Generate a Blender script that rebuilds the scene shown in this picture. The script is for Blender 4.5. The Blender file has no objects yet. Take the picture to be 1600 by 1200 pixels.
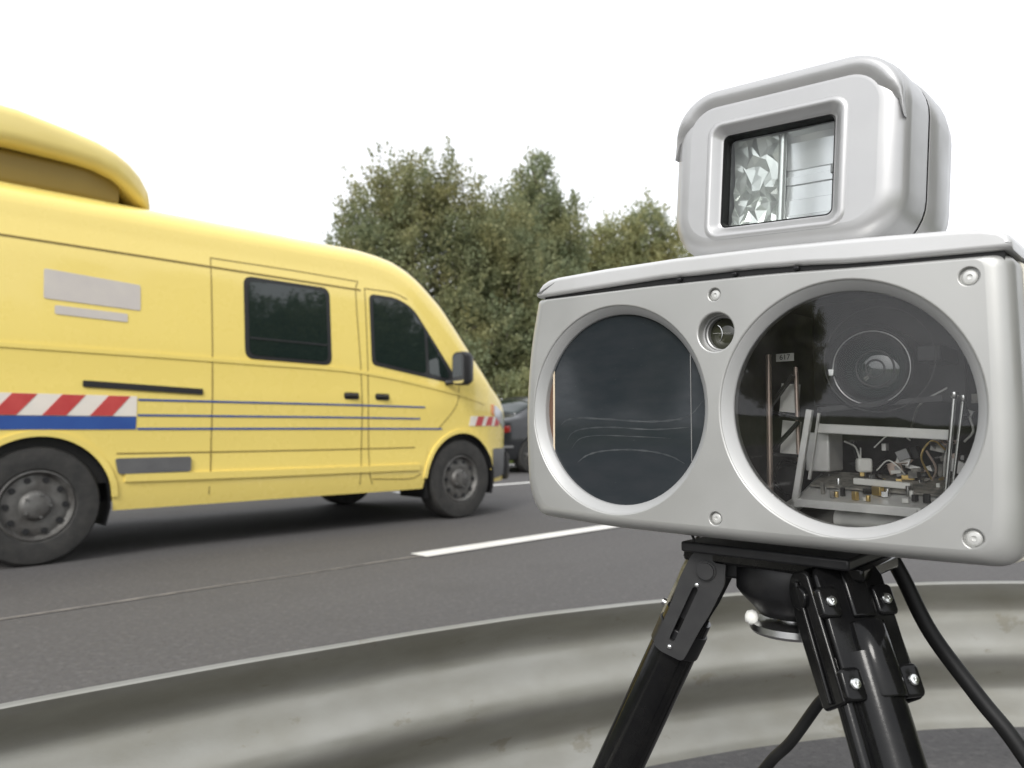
import bpy, bmesh, math, random
import numpy as np
from mathutils import Vector, Matrix
from mathutils.geometry import delaunay_2d_cdt

random.seed(7)
rng = np.random.default_rng(11)
R = math.radians
scn = bpy.context.scene
COL = scn.collection

# ------------------------------------------------------------------ camera, sky, sun, exposure
EYE = 0.82
cam_data = bpy.data.cameras.new('camera')
cam = bpy.data.objects.new('camera', cam_data)
COL.objects.link(cam)
cam.location = (0, 0, EYE)
cam.rotation_euler = (R(90) + math.atan(68 / 1200), 0, 0)
cam_data.sensor_width = 36
cam_data.lens = 27.0
cam_data.clip_start = 0.02
cam_data.clip_end = 4000
cam_data.dof.use_dof = True
cam_data.dof.focus_distance = 0.56
cam_data.dof.aperture_fstop = 12
scn.camera = cam

world = bpy.data.worlds.new('World')
scn.world = world
world.use_nodes = True
wn = world.node_tree
wn.nodes.clear()
w_out = wn.nodes.new('ShaderNodeOutputWorld')
w_bg = wn.nodes.new('ShaderNodeBackground')
w_sky = wn.nodes.new('ShaderNodeTexSky')
w_sky.sky_type = 'NISHITA'
w_sky.sun_disc = False
SUN_EL, SUN_AZ = R(37), R(199)          # azimuth clockwise from +Y: behind the viewer, to the left
w_sky.sun_elevation = SUN_EL
w_sky.sun_rotation = SUN_AZ
w_sky.air_density = 1.0
w_sky.dust_density = 6.0
w_hs = wn.nodes.new('ShaderNodeHueSaturation')   # an overcast sky carries almost no colour
w_hs.inputs['Saturation'].default_value = 0.10
w_mix = wn.nodes.new('ShaderNodeMix')
w_mix.data_type = 'RGBA'
w_mix.inputs['Factor'].default_value = 0.72      # the closed cloud layer over the clear sky
w_mix.inputs['B'].default_value = (9.6, 9.8, 10.2, 1)
wn.links.new(w_sky.outputs['Color'], w_hs.inputs['Color'])
wn.links.new(w_hs.outputs['Color'], w_mix.inputs['A'])
wn.links.new(w_mix.outputs['Result'], w_bg.inputs['Color'])
w_bg.inputs['Strength'].default_value = 0.13
wn.links.new(w_bg.outputs['Background'], w_out.inputs['Surface'])

sun_data = bpy.data.lights.new('sun', 'SUN')
sun = bpy.data.objects.new('sun', sun_data)
COL.objects.link(sun)
sun_data.energy = 1.5
sun_data.angle = R(18)
sun_data.color = (1.0, 0.97, 0.92)
sd = Vector((math.sin(SUN_AZ) * math.cos(SUN_EL), math.cos(SUN_AZ) * math.cos(SUN_EL), math.sin(SUN_EL)))
sun.rotation_euler = sd.to_track_quat('Z', 'Y').to_euler()

scn.view_settings.view_transform = 'Standard'
scn.view_settings.look = 'None'
scn.view_settings.exposure = 0.36
scn.view_settings.gamma = 1.0
scn.view_settings.use_curve_mapping = False

# ------------------------------------------------------------------ materials
MATS = {}
def mat(name, col, rough=0.5, metal=0.0, col2=None, nscale=8.0, nfac=(0.35, 0.65), detail=4.0,
        bump=0.0, bscale=200.0, coat=0.0, rvar=0.0, spec=0.5, aniso=None, dirt=None, dscale=30.0, dthr=0.62, trans=0.0,
        stretch=None):
    if name in MATS:
        return MATS[name]
    m = bpy.data.materials.new(name)
    m.use_nodes = True
    nt = m.node_tree
    p = nt.nodes['Principled BSDF']
    L = nt.links.new
    p.inputs['Roughness'].default_value = rough
    p.inputs['Metallic'].default_value = metal
    p.inputs['Coat Weight'].default_value = coat
    p.inputs['Coat Roughness'].default_value = 0.06
    p.inputs['Specular IOR Level'].default_value = spec
    p.inputs['Transmission Weight'].default_value = trans
    tc = nt.nodes.new('ShaderNodeTexCoord')
    vec = tc.outputs['Object']
    if stretch:
        mp = nt.nodes.new('ShaderNodeMapping')
        mp.inputs['Scale'].default_value = stretch
        L(vec, mp.inputs['Vector'])
        vec = mp.outputs['Vector']
    def noise(scale, det=4.0, rg=0.6):
        n = nt.nodes.new('ShaderNodeTexNoise')
        n.inputs['Scale'].default_value = scale
        n.inputs['Detail'].default_value = det
        n.inputs['Roughness'].default_value = rg
        L(vec, n.inputs['Vector'])
        return n
    def rmap(sock, a, b, c, d):
        r = nt.nodes.new('ShaderNodeMapRange')
        r.inputs['From Min'].default_value = a
        r.inputs['From Max'].default_value = b
        r.inputs['To Min'].default_value = c
        r.inputs['To Max'].default_value = d
        L(sock, r.inputs['Value'])
        return r.outputs['Result']
    def mixc(f, a, b):
        x = nt.nodes.new('ShaderNodeMix')
        x.data_type = 'RGBA'
        L(f, x.inputs['Factor'])
        for s, v in (('A', a), ('B', b)):
            if isinstance(v, (tuple, list)):
                x.inputs[s].default_value = (*v[:3], 1)
            else:
                L(v, x.inputs[s])
        return x.outputs['Result']
    base = None
    if col2 is not None:
        n = noise(nscale, detail)
        base = mixc(rmap(n.outputs['Fac'], nfac[0], nfac[1], 0, 1), col, col2)
    if dirt is not None:
        n = noise(dscale, 6.0, 0.7)
        base = mixc(rmap(n.outputs['Fac'], dthr, dthr + 0.05, 0, 0.8), base if base is not None else col, dirt)
    if base is None:
        p.inputs['Base Color'].default_value = (*col, 1)
    else:
        L(base, p.inputs['Base Color'])
    if rvar:
        n = noise(nscale * 1.7 + 3, 5.0)
        L(rmap(n.outputs['Fac'], 0.3, 0.7, max(0.02, rough - rvar), rough + rvar), p.inputs['Roughness'])
    if bump:
        n = noise(bscale, 3.0)
        b = nt.nodes.new('ShaderNodeBump')
        b.inputs['Strength'].default_value = bump
        b.inputs['Distance'].default_value = 0.5 / bscale
        L(n.outputs['Fac'], b.inputs['Height'])
        L(b.outputs['Normal'], p.inputs['Normal'])
    MATS[name] = m
    return m

def glass_mat(name, tint=(1, 1, 1), ior=1.5, gloss=0.02, dust=0.0):
    """a thin clear pane: what lies behind, plus a Fresnel reflection"""
    m = bpy.data.materials.new(name)
    m.use_nodes = True
    nt = m.node_tree
    nt.nodes.clear()
    o = nt.nodes.new('ShaderNodeOutputMaterial')
    t = nt.nodes.new('ShaderNodeBsdfTransparent')
    g = nt.nodes.new('ShaderNodeBsdfGlossy')
    f = nt.nodes.new('ShaderNodeFresnel')
    mx = nt.nodes.new('ShaderNodeMixShader')
    t.inputs['Color'].default_value = (*tint, 1)
    g.inputs['Roughness'].default_value = gloss
    f.inputs['IOR'].default_value = ior
    nt.links.new(f.outputs['Fac'], mx.inputs['Fac'])
    nt.links.new(t.outputs['BSDF'], mx.inputs[1])
    nt.links.new(g.outputs['BSDF'], mx.inputs[2])
    top = mx.outputs['Shader']
    if dust:                                # a film of dust and wipe marks on the pane
        tc = nt.nodes.new('ShaderNodeTexCoord')
        n = nt.nodes.new('ShaderNodeTexNoise')
        n.inputs['Scale'].default_value = 28
        n.inputs['Detail'].default_value = 7
        n.inputs['Roughness'].default_value = 0.7
        n.inputs['Distortion'].default_value = 1.2
        nt.links.new(tc.outputs['Object'], n.inputs['Vector'])
        r = nt.nodes.new('ShaderNodeMapRange')
        r.inputs['From Min'].default_value = 0.42
        r.inputs['From Max'].default_value = 0.75
        r.inputs['To Min'].default_value = dust * .45
        r.inputs['To Max'].default_value = dust * 2.0
        nt.links.new(n.outputs['Fac'], r.inputs['Value'])
        df = nt.nodes.new('ShaderNodeBsdfDiffuse')
        df.inputs['Color'].default_value = (.62, .60, .57, 1)
        m2 = nt.nodes.new('ShaderNodeMixShader')
        nt.links.new(r.outputs['Result'], m2.inputs['Fac'])
        nt.links.new(top, m2.inputs[1])
        nt.links.new(df.outputs['BSDF'], m2.inputs[2])
        top = m2.outputs['Shader']
    nt.links.new(top, o.inputs['Surface'])
    MATS[name] = m
    return m

SILVER = mat('silver_paint', (0.43, 0.43, 0.415), 0.40, 0.55, (0.455, 0.455, 0.44), nscale=14, bump=0.04, bscale=1600, rvar=0.06,
             spec=0.5, dirt=(0.36, 0.35, 0.32), dscale=75, dthr=0.74)
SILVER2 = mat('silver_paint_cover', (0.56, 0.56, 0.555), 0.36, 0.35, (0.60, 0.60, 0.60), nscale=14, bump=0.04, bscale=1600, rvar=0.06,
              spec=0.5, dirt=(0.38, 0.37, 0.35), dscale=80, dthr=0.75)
SILVER3 = mat('silver_paint_flash', (0.46, 0.46, 0.46), 0.33, 0.50, (0.485, 0.485, 0.485), nscale=20, bump=0.03, bscale=1800, rvar=0.05,
              spec=0.5, dirt=(0.36, 0.355, 0.35), dscale=95, dthr=0.76)
ALU = mat('bare_aluminium', (0.84, 0.84, 0.82), 0.40, 0.15, (0.74, 0.74, 0.72), nscale=60)
BEZEL = mat('bezel_grey', (0.40, 0.405, 0.40), 0.45, 0.25, (0.43, 0.43, 0.425), nscale=20, bump=0.05, bscale=1500)
CREAM = mat('cream_rubber', (0.72, 0.69, 0.60), 0.55)
RUBBER = mat('black_rubber', (0.007, 0.007, 0.0075), 0.5, col2=(0.012, 0.012, 0.012), nscale=60, spec=0.3)
DARKIN = mat('dark_interior', (0.030, 0.030, 0.030), 0.6, col2=(0.06, 0.058, 0.055), nscale=45)
FILTER = mat('dark_filter_glass', (0.020, 0.025, 0.029), 0.10, col2=(0.026, 0.030, 0.034), nscale=40, spec=0.5, rvar=0.03,
             dirt=(0.10, 0.11, 0.11), dscale=190, dthr=0.665, stretch=(1, 1, 3.0))
CLEAR = glass_mat('clear_glass', (0.93, 0.95, 0.95), gloss=0.0)
PANE2 = glass_mat('dusty_glass', (0.94, 0.94, 0.93), ior=1.6, gloss=0.0, dust=0.012)
CHROME = mat('chrome', (0.86, 0.87, 0.87), 0.10, 1.0)
CHROME_R = mat('chrome_soft', (0.80, 0.81, 0.80), 0.24, 1.0)
REFL = mat('reflector_metal', (0.78, 0.79, 0.79), 0.26, 0.55, (0.84, 0.85, 0.85), nscale=60)
REFL2 = mat('facet_mirror', (0.80, 0.83, 0.79), 0.22, 0.55)
STEEL = mat('steel', (0.55, 0.55, 0.55), 0.30, 1.0, (0.45, 0.45, 0.45), nscale=90)
STEELD = mat('dull_steel', (0.36, 0.36, 0.355), 0.42, 0.6, (0.28, 0.28, 0.28), nscale=60)
COPPER = mat('copper_rod', (0.62, 0.50, 0.43), 0.35, 0.6)
BRASS = mat('brass', (0.78, 0.58, 0.24), 0.3, 0.8)
BLACKGL = mat('black_enamel', (0.005, 0.005, 0.0055), 0.13, 0.0, (0.008, 0.008, 0.008), nscale=60, rvar=0.04, spec=0.24, bump=0.02, bscale=500,
              dirt=(0.03, 0.029, 0.027), dscale=110, dthr=0.73)
BLACKMT = mat('black_matt', (0.008, 0.008, 0.009), 0.40, 0.0, (0.014, 0.014, 0.015), nscale=70, bump=0.08, bscale=900, spec=0.35)
GREYPL = mat('dark_grey_plastic', (0.020, 0.020, 0.021), 0.45, 0.0, (0.030, 0.030, 0.030), nscale=50, bump=0.1, bscale=900)
LENSGL = mat('lens_coating', (0.006, 0.018, 0.014), 0.04, 0.0, spec=1.0, coat=0.5)
LENSGL2 = mat('viewer_lens', (0.03, 0.032, 0.018), 0.06, 0.0, spec=0.7)
PCB = mat('circuit_board', (0.12, 0.12, 0.11), 0.5, col2=(0.34, 0.32, 0.28), nscale=160, detail=2)
WHITE = mat('white_plastic', (0.82, 0.82, 0.78), 0.45)
BEIGE = mat('beige_strip', (0.62, 0.52, 0.38), 0.5)
BROWN = mat('brown_strip', (0.13, 0.075, 0.05), 0.5)
GALV = mat('galvanised_steel', (0.285, 0.278, 0.242), 0.42, 0.58, (0.345, 0.341, 0.312), nscale=5, detail=8, bump=0.06, bscale=160, rvar=0.10,
           dirt=(0.245, 0.232, 0.19), dscale=9, dthr=0.60, stretch=(1, 1, 2.0))
YELLOW = mat('yellow_paint', (0.85, 0.675, 0.19), 0.28, 0.0, (0.83, 0.655, 0.18), nscale=1.3, coat=0.6, rvar=0.08, dirt=(0.72, 0.58, 0.20), dscale=6, dthr=0.68)
YELLOW2 = mat('yellow_fibreglass', (0.84, 0.69, 0.25), 0.38, 0.0, (0.80, 0.65, 0.23), nscale=3, coat=0.3)
VGLASS = mat('tinted_glass', (0.012, 0.020, 0.018), 0.03, 0.0, spec=0.8)
VBLACK = mat('black_trim', (0.018, 0.018, 0.019), 0.42, bump=0.08, bscale=500)
VGREY = mat('grey_moulding', (0.10, 0.10, 0.102), 0.45, col2=(0.13, 0.13, 0.13), nscale=5)
GAP = mat('panel_gap', (0.20, 0.14, 0.035), 0.7)
BLUE = mat('blue_film', (0.035, 0.085, 0.30), 0.3, col2=(0.04, 0.10, 0.33), nscale=6, coat=0.3)
REDF = mat('red_film', (0.50, 0.06, 0.06), 0.35, col2=(0.55, 0.08, 0.075), nscale=9)
WHITEF = mat('white_film', (0.80, 0.74, 0.66), 0.35, col2=(0.76, 0.71, 0.64), nscale=9)
LILAC = mat('lilac_film', (0.52, 0.48, 0.45), 0.4, col2=(0.56, 0.52, 0.47), nscale=7)
TYRE = mat('tyre_rubber', (0.022, 0.022, 0.021), 0.75, col2=(0.04, 0.038, 0.035), nscale=14, bump=0.2, bscale=90)
RIM = mat('wheel_steel', (0.15, 0.148, 0.14), 0.5, 0.4, (0.085, 0.08, 0.075), nscale=12)
HEADL = mat('headlight_glass', (0.55, 0.56, 0.60), 0.10, 0.2, spec=0.8, coat=0.5)
ORANGE = mat('orange_lens', (0.75, 0.22, 0.03), 0.15, coat=0.5)
TAIL = mat('red_lens', (0.20, 0.018, 0.014), 0.12, coat=0.6)
CARPAINT = mat('charcoal_paint', (0.016, 0.017, 0.019), 0.25, 0.0, coat=0.5)
PLATEM = mat('yellow_plate', (0.75, 0.55, 0.05), 0.4)

# ------------------------------------------------------------------ mesh helpers
def catmull(pts, n):
    P = [Vector(p) for p in pts]
    P = [2 * P[0] - P[1]] + P + [2 * P[-1] - P[-2]]
    out = []
    for i in range(1, len(P) - 2):
        for k in range(n):
            t = k / n
            a, b, c, d = P[i - 1], P[i], P[i + 1], P[i + 2]
            out.append(0.5 * ((2 * b) + (c - a) * t + (2 * a - 5 * b + 4 * c - d) * t * t + (3 * b - a - 3 * c + d) * t ** 3))
    out.append(P[-2])
    return out

class MB:
    """collects shapes and links them as ONE mesh object"""
    def __init__(s, k=1.0):
        s.v, s.f, s.k = [], [], k
    def add(s, vs, fs):
        o = len(s.v)
        s.v += [tuple(float(c) * s.k for c in p) for p in vs]
        s.f += [tuple(i + o for i in f) for f in fs]
        return s
    def box(s, c, d, M=None):
        vs = []
        for x in (-.5, .5):
            for y in (-.5, .5):
                for z in (-.5, .5):
                    p = Vector((x * d[0], y * d[1], z * d[2]))
                    if M is not None:
                        p = M @ p
                    vs.append(p + Vector(c))
        return s.add(vs, [(0, 1, 3, 2), (4, 6, 7, 5), (0, 4, 5, 1), (2, 3, 7, 6), (0, 2, 6, 4), (1, 5, 7, 3)])
    def bar(s, a, b, w, h, up=(0, 0, 1)):
        a, b = Vector(a), Vector(b)
        y = (b - a).normalized()
        x = y.cross(Vector(up))
        if x.length < 1e-6:
            x = y.cross(Vector((1, 0, 0)))
        x.normalize()
        z = x.cross(y)
        M = Matrix((x, y, z)).transposed()
        return s.box((a + b) / 2, (w, (b - a).length, h), M)
    def loft(s, rings, closed=True, cap0=False, cap1=False):
        n = len(rings[0])
        vs = [p for r in rings for p in r]
        fs = []
        for i in range(len(rings) - 1):
            for j in range(n if closed else n - 1):
                k = (j + 1) % n
                fs.append((i * n + j, i * n + k, (i + 1) * n + k, (i + 1) * n + j))
        if cap0:
            fs.append(tuple(range(n)))
        if cap1:
            fs.append(tuple(reversed(range((len(rings) - 1) * n, len(rings) * n))))
        return s.add(vs, fs)
    def tube(s, path, r, n=12, caps=True):
        P = [Vector(p) for p in path]
        rr = r if isinstance(r, (list, tuple)) else [r] * len(P)
        t0 = (P[1] - P[0]).normalized()
        u = t0.orthogonal().normalized()
        rings = []
        for i, p in enumerate(P):
            t = (P[min(i + 1, len(P) - 1)] - P[max(i - 1, 0)]).normalized()
            u = (u - t * u.dot(t)).normalized()
            w = t.cross(u)
            rings.append([p + (u * math.cos(a) + w * math.sin(a)) * rr[i] for a in [2 * math.pi * j / n for j in range(n)]])
        return s.loft(rings, True, caps, caps)
    def cyl(s, a, b, r0, r1=None, n=24):
        return s.tube([a, b], [r0, r0 if r1 is None else r1], n)
    def lathe(s, prof, c, axis, n=48, caps=(False, False)):
        ax = Vector(axis).normalized()
        u = ax.orthogonal().normalized()
        w = ax.cross(u)
        rings = [[Vector(c) + ax * h + (u * math.cos(2 * math.pi * j / n) + w * math.sin(2 * math.pi * j / n)) * r for j in range(n)] for r, h in prof]
        return s.loft(rings, True, *caps)
    def split_build(s, name, m, parent, smooth, bevel, seg, solid, recalc, off):
        par = list(range(len(s.v)))
        def find(i):
            while par[i] != i:
                par[i] = par[par[i]]
                i = par[i]
            return i
        for f in s.f:
            for q in f[1:]:
                par[find(q)] = find(f[0])
        groups = {}
        for f in s.f:
            groups.setdefault(find(f[0]), []).append(f)
        out = []
        for fs in groups.values():
            ids = sorted({i for f in fs for i in f})
            mp = {i: k_ for k_, i in enumerate(ids)}
            c = MB()
            c.v = [s.v[i] for i in ids]
            c.f = [tuple(mp[i] for i in f) for f in fs]
            out.append(c.build(name, m, parent, smooth, bevel, seg, solid, recalc, off))
        return out
    def build(s, name, m, parent=None, smooth=35, bevel=0.0, seg=2, solid=0.0, recalc=True, off=None, split=False):
        if split:
            return s.split_build(name, m, parent, smooth, bevel, seg, solid, recalc, off)
        me = bpy.data.meshes.new(name)
        o3 = off if off is not None else (Vector(parent['off']) if parent is not None and 'off' in parent else Vector((0, 0, 0)))
        vs = [(p[0] - o3[0], p[1] - o3[1], p[2] - o3[2]) for p in s.v]
        me.from_pydata(vs, [], s.f)
        me.validate()
        if recalc:
            bm = bmesh.new()
            bm.from_mesh(me)
            bmesh.ops.recalc_face_normals(bm, faces=bm.faces)
            bm.to_mesh(me)
            bm.free()
        if smooth:
            me.shade_smooth()
            me.set_sharp_from_angle(angle=R(smooth))
        if m is not None:
            me.materials.append(m)
        ob = bpy.data.objects.new(name, me)
        COL.objects.link(ob)
        if parent is not None:
            ob.parent = parent
            if 'off' in parent:
                ob['off'] = parent['off']
        if solid:
            md = ob.modifiers.new('thickness', 'SOLIDIFY')
            md.thickness = solid
            md.offset = 0
        if bevel:
            md = ob.modifiers.new('edges', 'BEVEL')
            md.width = bevel
            md.segments = seg
            md.limit_method = 'ANGLE'
            md.angle_limit = R(35)
        return ob

def tag(o, label, cat=None, group=None):
    o['label'] = label
    if cat:
        o['category'] = cat
    if group:
        o['group'] = group
    return o
def struct(o):
    o['kind'] = 'structure'
    return o
def stuff(o):
    o['kind'] = 'stuff'
    return o
def empty(name, loc, rot=(0, 0, 0)):
    o = bpy.data.objects.new(name, None)
    COL.objects.link(o)
    o.location = loc
    o.rotation_euler = rot
    o.empty_display_size = 0.1
    return o
def inpoly(x, y, P):
    c = False
    j = len(P) - 1
    for i in range(len(P)):
        if (P[i][1] > y) != (P[j][1] > y) and x < (P[j][0] - P[i][0]) * (y - P[i][1]) / (P[j][1] - P[i][1]) + P[i][0]:
            c = not c
        j = i
    return c
def tri_region(outer, holes=(), grid=None):
    """triangles of a polygon with holes; returns points and faces"""
    pts, edges = [], []
    for L_ in [outer] + list(holes):
        o = len(pts)
        pts += [Vector((p[0], p[1])) for p in L_]
        edges += [(o + i, o + (i + 1) % len(L_)) for i in range(len(L_))]
    if grid:
        xs = [p[0] for p in outer]
        ys = [p[1] for p in outer]
        gx = np.arange(min(xs) + grid / 2, max(xs), grid)
        gy = np.arange(min(ys) + grid / 2, max(ys), grid)
        for x in gx:
            for y in gy:
                if inpoly(x, y, outer) and not any(inpoly(x, y, h) for h in holes):
                    pts.append(Vector((float(x), float(y))))
    r = delaunay_2d_cdt(pts, edges, [], 0, 1e-7)
    V, F = r[0], r[2]
    keep = []
    for f in F:
        cx = sum(V[i][0] for i in f) / 3
        cy = sum(V[i][1] for i in f) / 3
        if inpoly(cx, cy, outer) and not any(inpoly(cx, cy, h) for h in holes):
            keep.append(tuple(f))
    return [(p[0], p[1]) for p in V], keep
def circle(cx, cy, r, n=64):
    return [(cx + r * math.cos(2 * math.pi * i / n), cy + r * math.sin(2 * math.pi * i / n)) for i in range(n)]
def rrect(cx, cy, hw, hh, r, n=8):
    out = []
    for k, (sx, sy) in enumerate(((1, 1), (-1, 1), (-1, -1), (1, -1))):
        for i in range(n + 1):
            a = (k + i / n) * math.pi / 2
            out.append((cx + sx * (hw - r) + r * math.cos(a), cy + sy * (hh - r) + r * math.sin(a)))
    return out
def round_poly(P, rad, n=6):
    """polygon with rounded corners"""
    out = []
    N = len(P)
    for i in range(N):
        a, b, c = Vector(P[i - 1]), Vector(P[i]), Vector(P[(i + 1) % N])
        r = rad[i] if isinstance(rad, (list, tuple)) else rad
        d1, d2 = (a - b), (c - b)
        r = min(r, d1.length * .49, d2.length * .49)
        p0, p1 = b + d1.normalized() * r, b + d2.normalized() * r
        for k in range(n + 1):
            t = k / n
            out.append(tuple((1 - t) ** 2 * p0 + 2 * t * (1 - t) * b + t * t * p1))
    return out

# ------------------------------------------------------------------ road frame: s along the road, D across it
ALPHA = R(44.27)
def rd(s, D, z=0.0):
    return Vector((math.sin(ALPHA) * s - math.cos(ALPHA) * D, math.cos(ALPHA) * s + math.sin(ALPHA) * D, z))
ROADROT = math.pi / 2 - ALPHA

# ------------------------------------------------------------------ ground, road, markings, bank
def ground_mat(name, spec):
    m = bpy.data.materials.new(name)
    m.use_nodes = True
    nt = m.node_tree
    p = nt.nodes['Principled BSDF']
    L = nt.links.new
    tc = nt.nodes.new('ShaderNodeTexCoord')
    p.inputs['Roughness'].default_value = spec['rough']
    p.inputs['Specular IOR Level'].default_value = spec.get('spec', 0.3)
    cur = None
    for (sc, st, det, ca, cb, lo, hi, f) in spec['layers']:
        mp = nt.nodes.new('ShaderNodeMapping')
        mp.inputs['Rotation'].default_value = (0, 0, -ROADROT if st else 0)
        if st:
            mp.vector_type = 'TEXTURE'
            mp.inputs['Rotation'].default_value = (0, 0, ROADROT)
            mp.inputs['Scale'].default_value = (st, 1, 1)
        L(tc.outputs['Object'], mp.inputs['Vector'])
        n = nt.nodes.new('ShaderNodeTexNoise')
        n.inputs['Scale'].default_value = sc
        n.inputs['Detail'].default_value = det
        n.inputs['Roughness'].default_value = 0.65
        L(mp.outputs['Vector'], n.inputs['Vector'])
        r = nt.nodes.new('ShaderNodeMapRange')
        r.inputs['From Min'].default_value = lo
        r.inputs['From Max'].default_value = hi
        r.inputs['To Max'].default_value = f
        L(n.outputs['Fac'], r.inputs['Value'])
        x = nt.nodes.new('ShaderNodeMix')
        x.data_type = 'RGBA'
        L(r.outputs['Result'], x.inputs['Factor'])
        if cur is None:
            x.inputs['A'].default_value = (*ca, 1)
        else:
            L(cur, x.inputs['A'])
        x.inputs['B'].default_value = (*cb, 1)
        cur = x.outputs['Result']
    L(cur, p.inputs['Base Color'])
    n = nt.nodes.new('ShaderNodeTexNoise')
    n.inputs['Scale'].default_value = spec['bscale']
    n.inputs['Detail'].default_value = 4
    L(tc.outputs['Object'], n.inputs['Vector'])
    b = nt.nodes.new('ShaderNodeBump')
    b.inputs['Strength'].default_value = spec['bump']
    b.inputs['Distance'].default_value = 0.6 / spec['bscale']
    L(n.outputs['Fac'], b.inputs['Height'])
    L(b.outputs['Normal'], p.inputs['Normal'])
    return m

ASPHALT = ground_mat('asphalt', dict(rough=0.78, bscale=190, bump=0.7, layers=[
    (0.45, 9.0, 5, (0.078, 0.0745, 0.0735), (0.098, 0.094, 0.0925), 0.35, 0.65, 1.0),
    (34, 0, 4, None, (0.150, 0.143, 0.138), 0.50, 0.72, 0.65),
    (60, 0, 3, None, (0.035, 0.034, 0.033), 0.54, 0.72, 0.7),
    (20, 0, 2, None, (0.17, 0.16, 0.15), 0.68, 0.78, 0.5),
    (1.7, 0, 6, None, (0.072, 0.069, 0.067), 0.55, 0.75, 0.6)]))
GRASSG = ground_mat('grass_earth', dict(rough=0.9, bscale=18, bump=0.8, layers=[
    (0.35, 0, 6, (0.055, 0.075, 0.022), (0.085, 0.095, 0.035), 0.35, 0.65, 1.0),
    (6, 0, 5, None, (0.035, 0.050, 0.015), 0.5, 0.7, 0.8),
    (22, 0, 3, None, (0.13, 0.12, 0.06), 0.6, 0.8, 0.6)]))
PAINT = ground_mat('road_paint', dict(rough=0.6, bscale=160, bump=0.5, layers=[
    (3, 0, 5, (0.74, 0.73, 0.70), (0.66, 0.65, 0.62), 0.35, 0.65, 1.0),
    (60, 0, 4, None, (0.35, 0.34, 0.33), 0.62, 0.75, 0.7)]))
JOINT = ground_mat('sealed_joint', dict(rough=0.8, bscale=120, bump=0.6, layers=[
    (9, 0, 6, (0.27, 0.25, 0.225), (0.17, 0.16, 0.15), 0.42, 0.62, 1.0)]))

b = MB()
b.add([(-1500, -1500, 0), (1500, -1500, 0), (1500, 1500, 0), (-1500, 1500, 0)], [(0, 1, 2, 3)])
struct(b.build('ground', GRASSG, smooth=0)).location.z = -0.06
def strip(name, s0, s1, d0, d1, z, m, ns=1):
    bb = MB()
    rows = [[rd(s0 + (s1 - s0) * i / ns, d0, z), rd(s0 + (s1 - s0) * i / ns, d1, z)] for i in range(ns + 1)]
    bb.loft(rows, closed=False)
    return bb.build(name, m, smooth=0)
road = struct(strip('road', -120, 500, -2.6, 12.3, 0.0, ASPHALT))
# longitudinal joint: a narrow, wandering seam beside and before the dash
jb = MB()
rows = []
for i in range(140):
    s = -14 + i * 0.3
    wv = 0.006 * math.sin(i * 1.7) + 0.005 * math.sin(i * 0.53)
    wd = 0.010 + 0.004 * math.sin(i * 0.9)
    rows.append([rd(s, 3.88 + wv - wd, 0.004), rd(s, 3.88 + wv + wd, 0.004)])
jb.loft(rows, closed=False)
struct(jb.build('pavement_joint', JOINT, smooth=0))
k = 0
for D0, D1, s0 in ((3.80, 3.97, 3.13), (7.72, 7.88, 5.9)):
    for i in range(-2, 12):
        a = s0 + i * 12
        o = struct(strip('lane_marking', a, a + 3.0, D0, D1, 0.008, PAINT))
struct(strip('edge_line', -120, 500, 11.75, 11.92, 0.008, PAINT))
# bank beyond the far edge of the road
bk = MB()
rows = []
for i in range(70):
    s = -80 + i * 4.5
    row = []
    for j in range(16):
        D = 12.25 + j * 2.6
        h = 1.55 * min(1, max(0, (D - 12.6) / 6.0)) ** 1.4 + (0.12 * math.sin(s * .31 + D) + 0.1 * math.sin(s * .12 - D * .7)) * min(1, (D - 12.25) / 3)
        row.append(rd(s, D, h - 0.02))
    rows.append(row)
bk.loft(rows, closed=False)
struct(bk.build('bank', GRASSG, smooth=180))

def bank_h(s, D):
    if D < 12.25:
        return -0.06
    return 1.55 * min(1, max(0, (D - 12.6) / 6.0)) ** 1.4 + (0.12 * math.sin(s * .31 + D) + 0.1 * math.sin(s * .12 - D * .7)) * min(1, (D - 12.25) / 3) - .02

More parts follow.
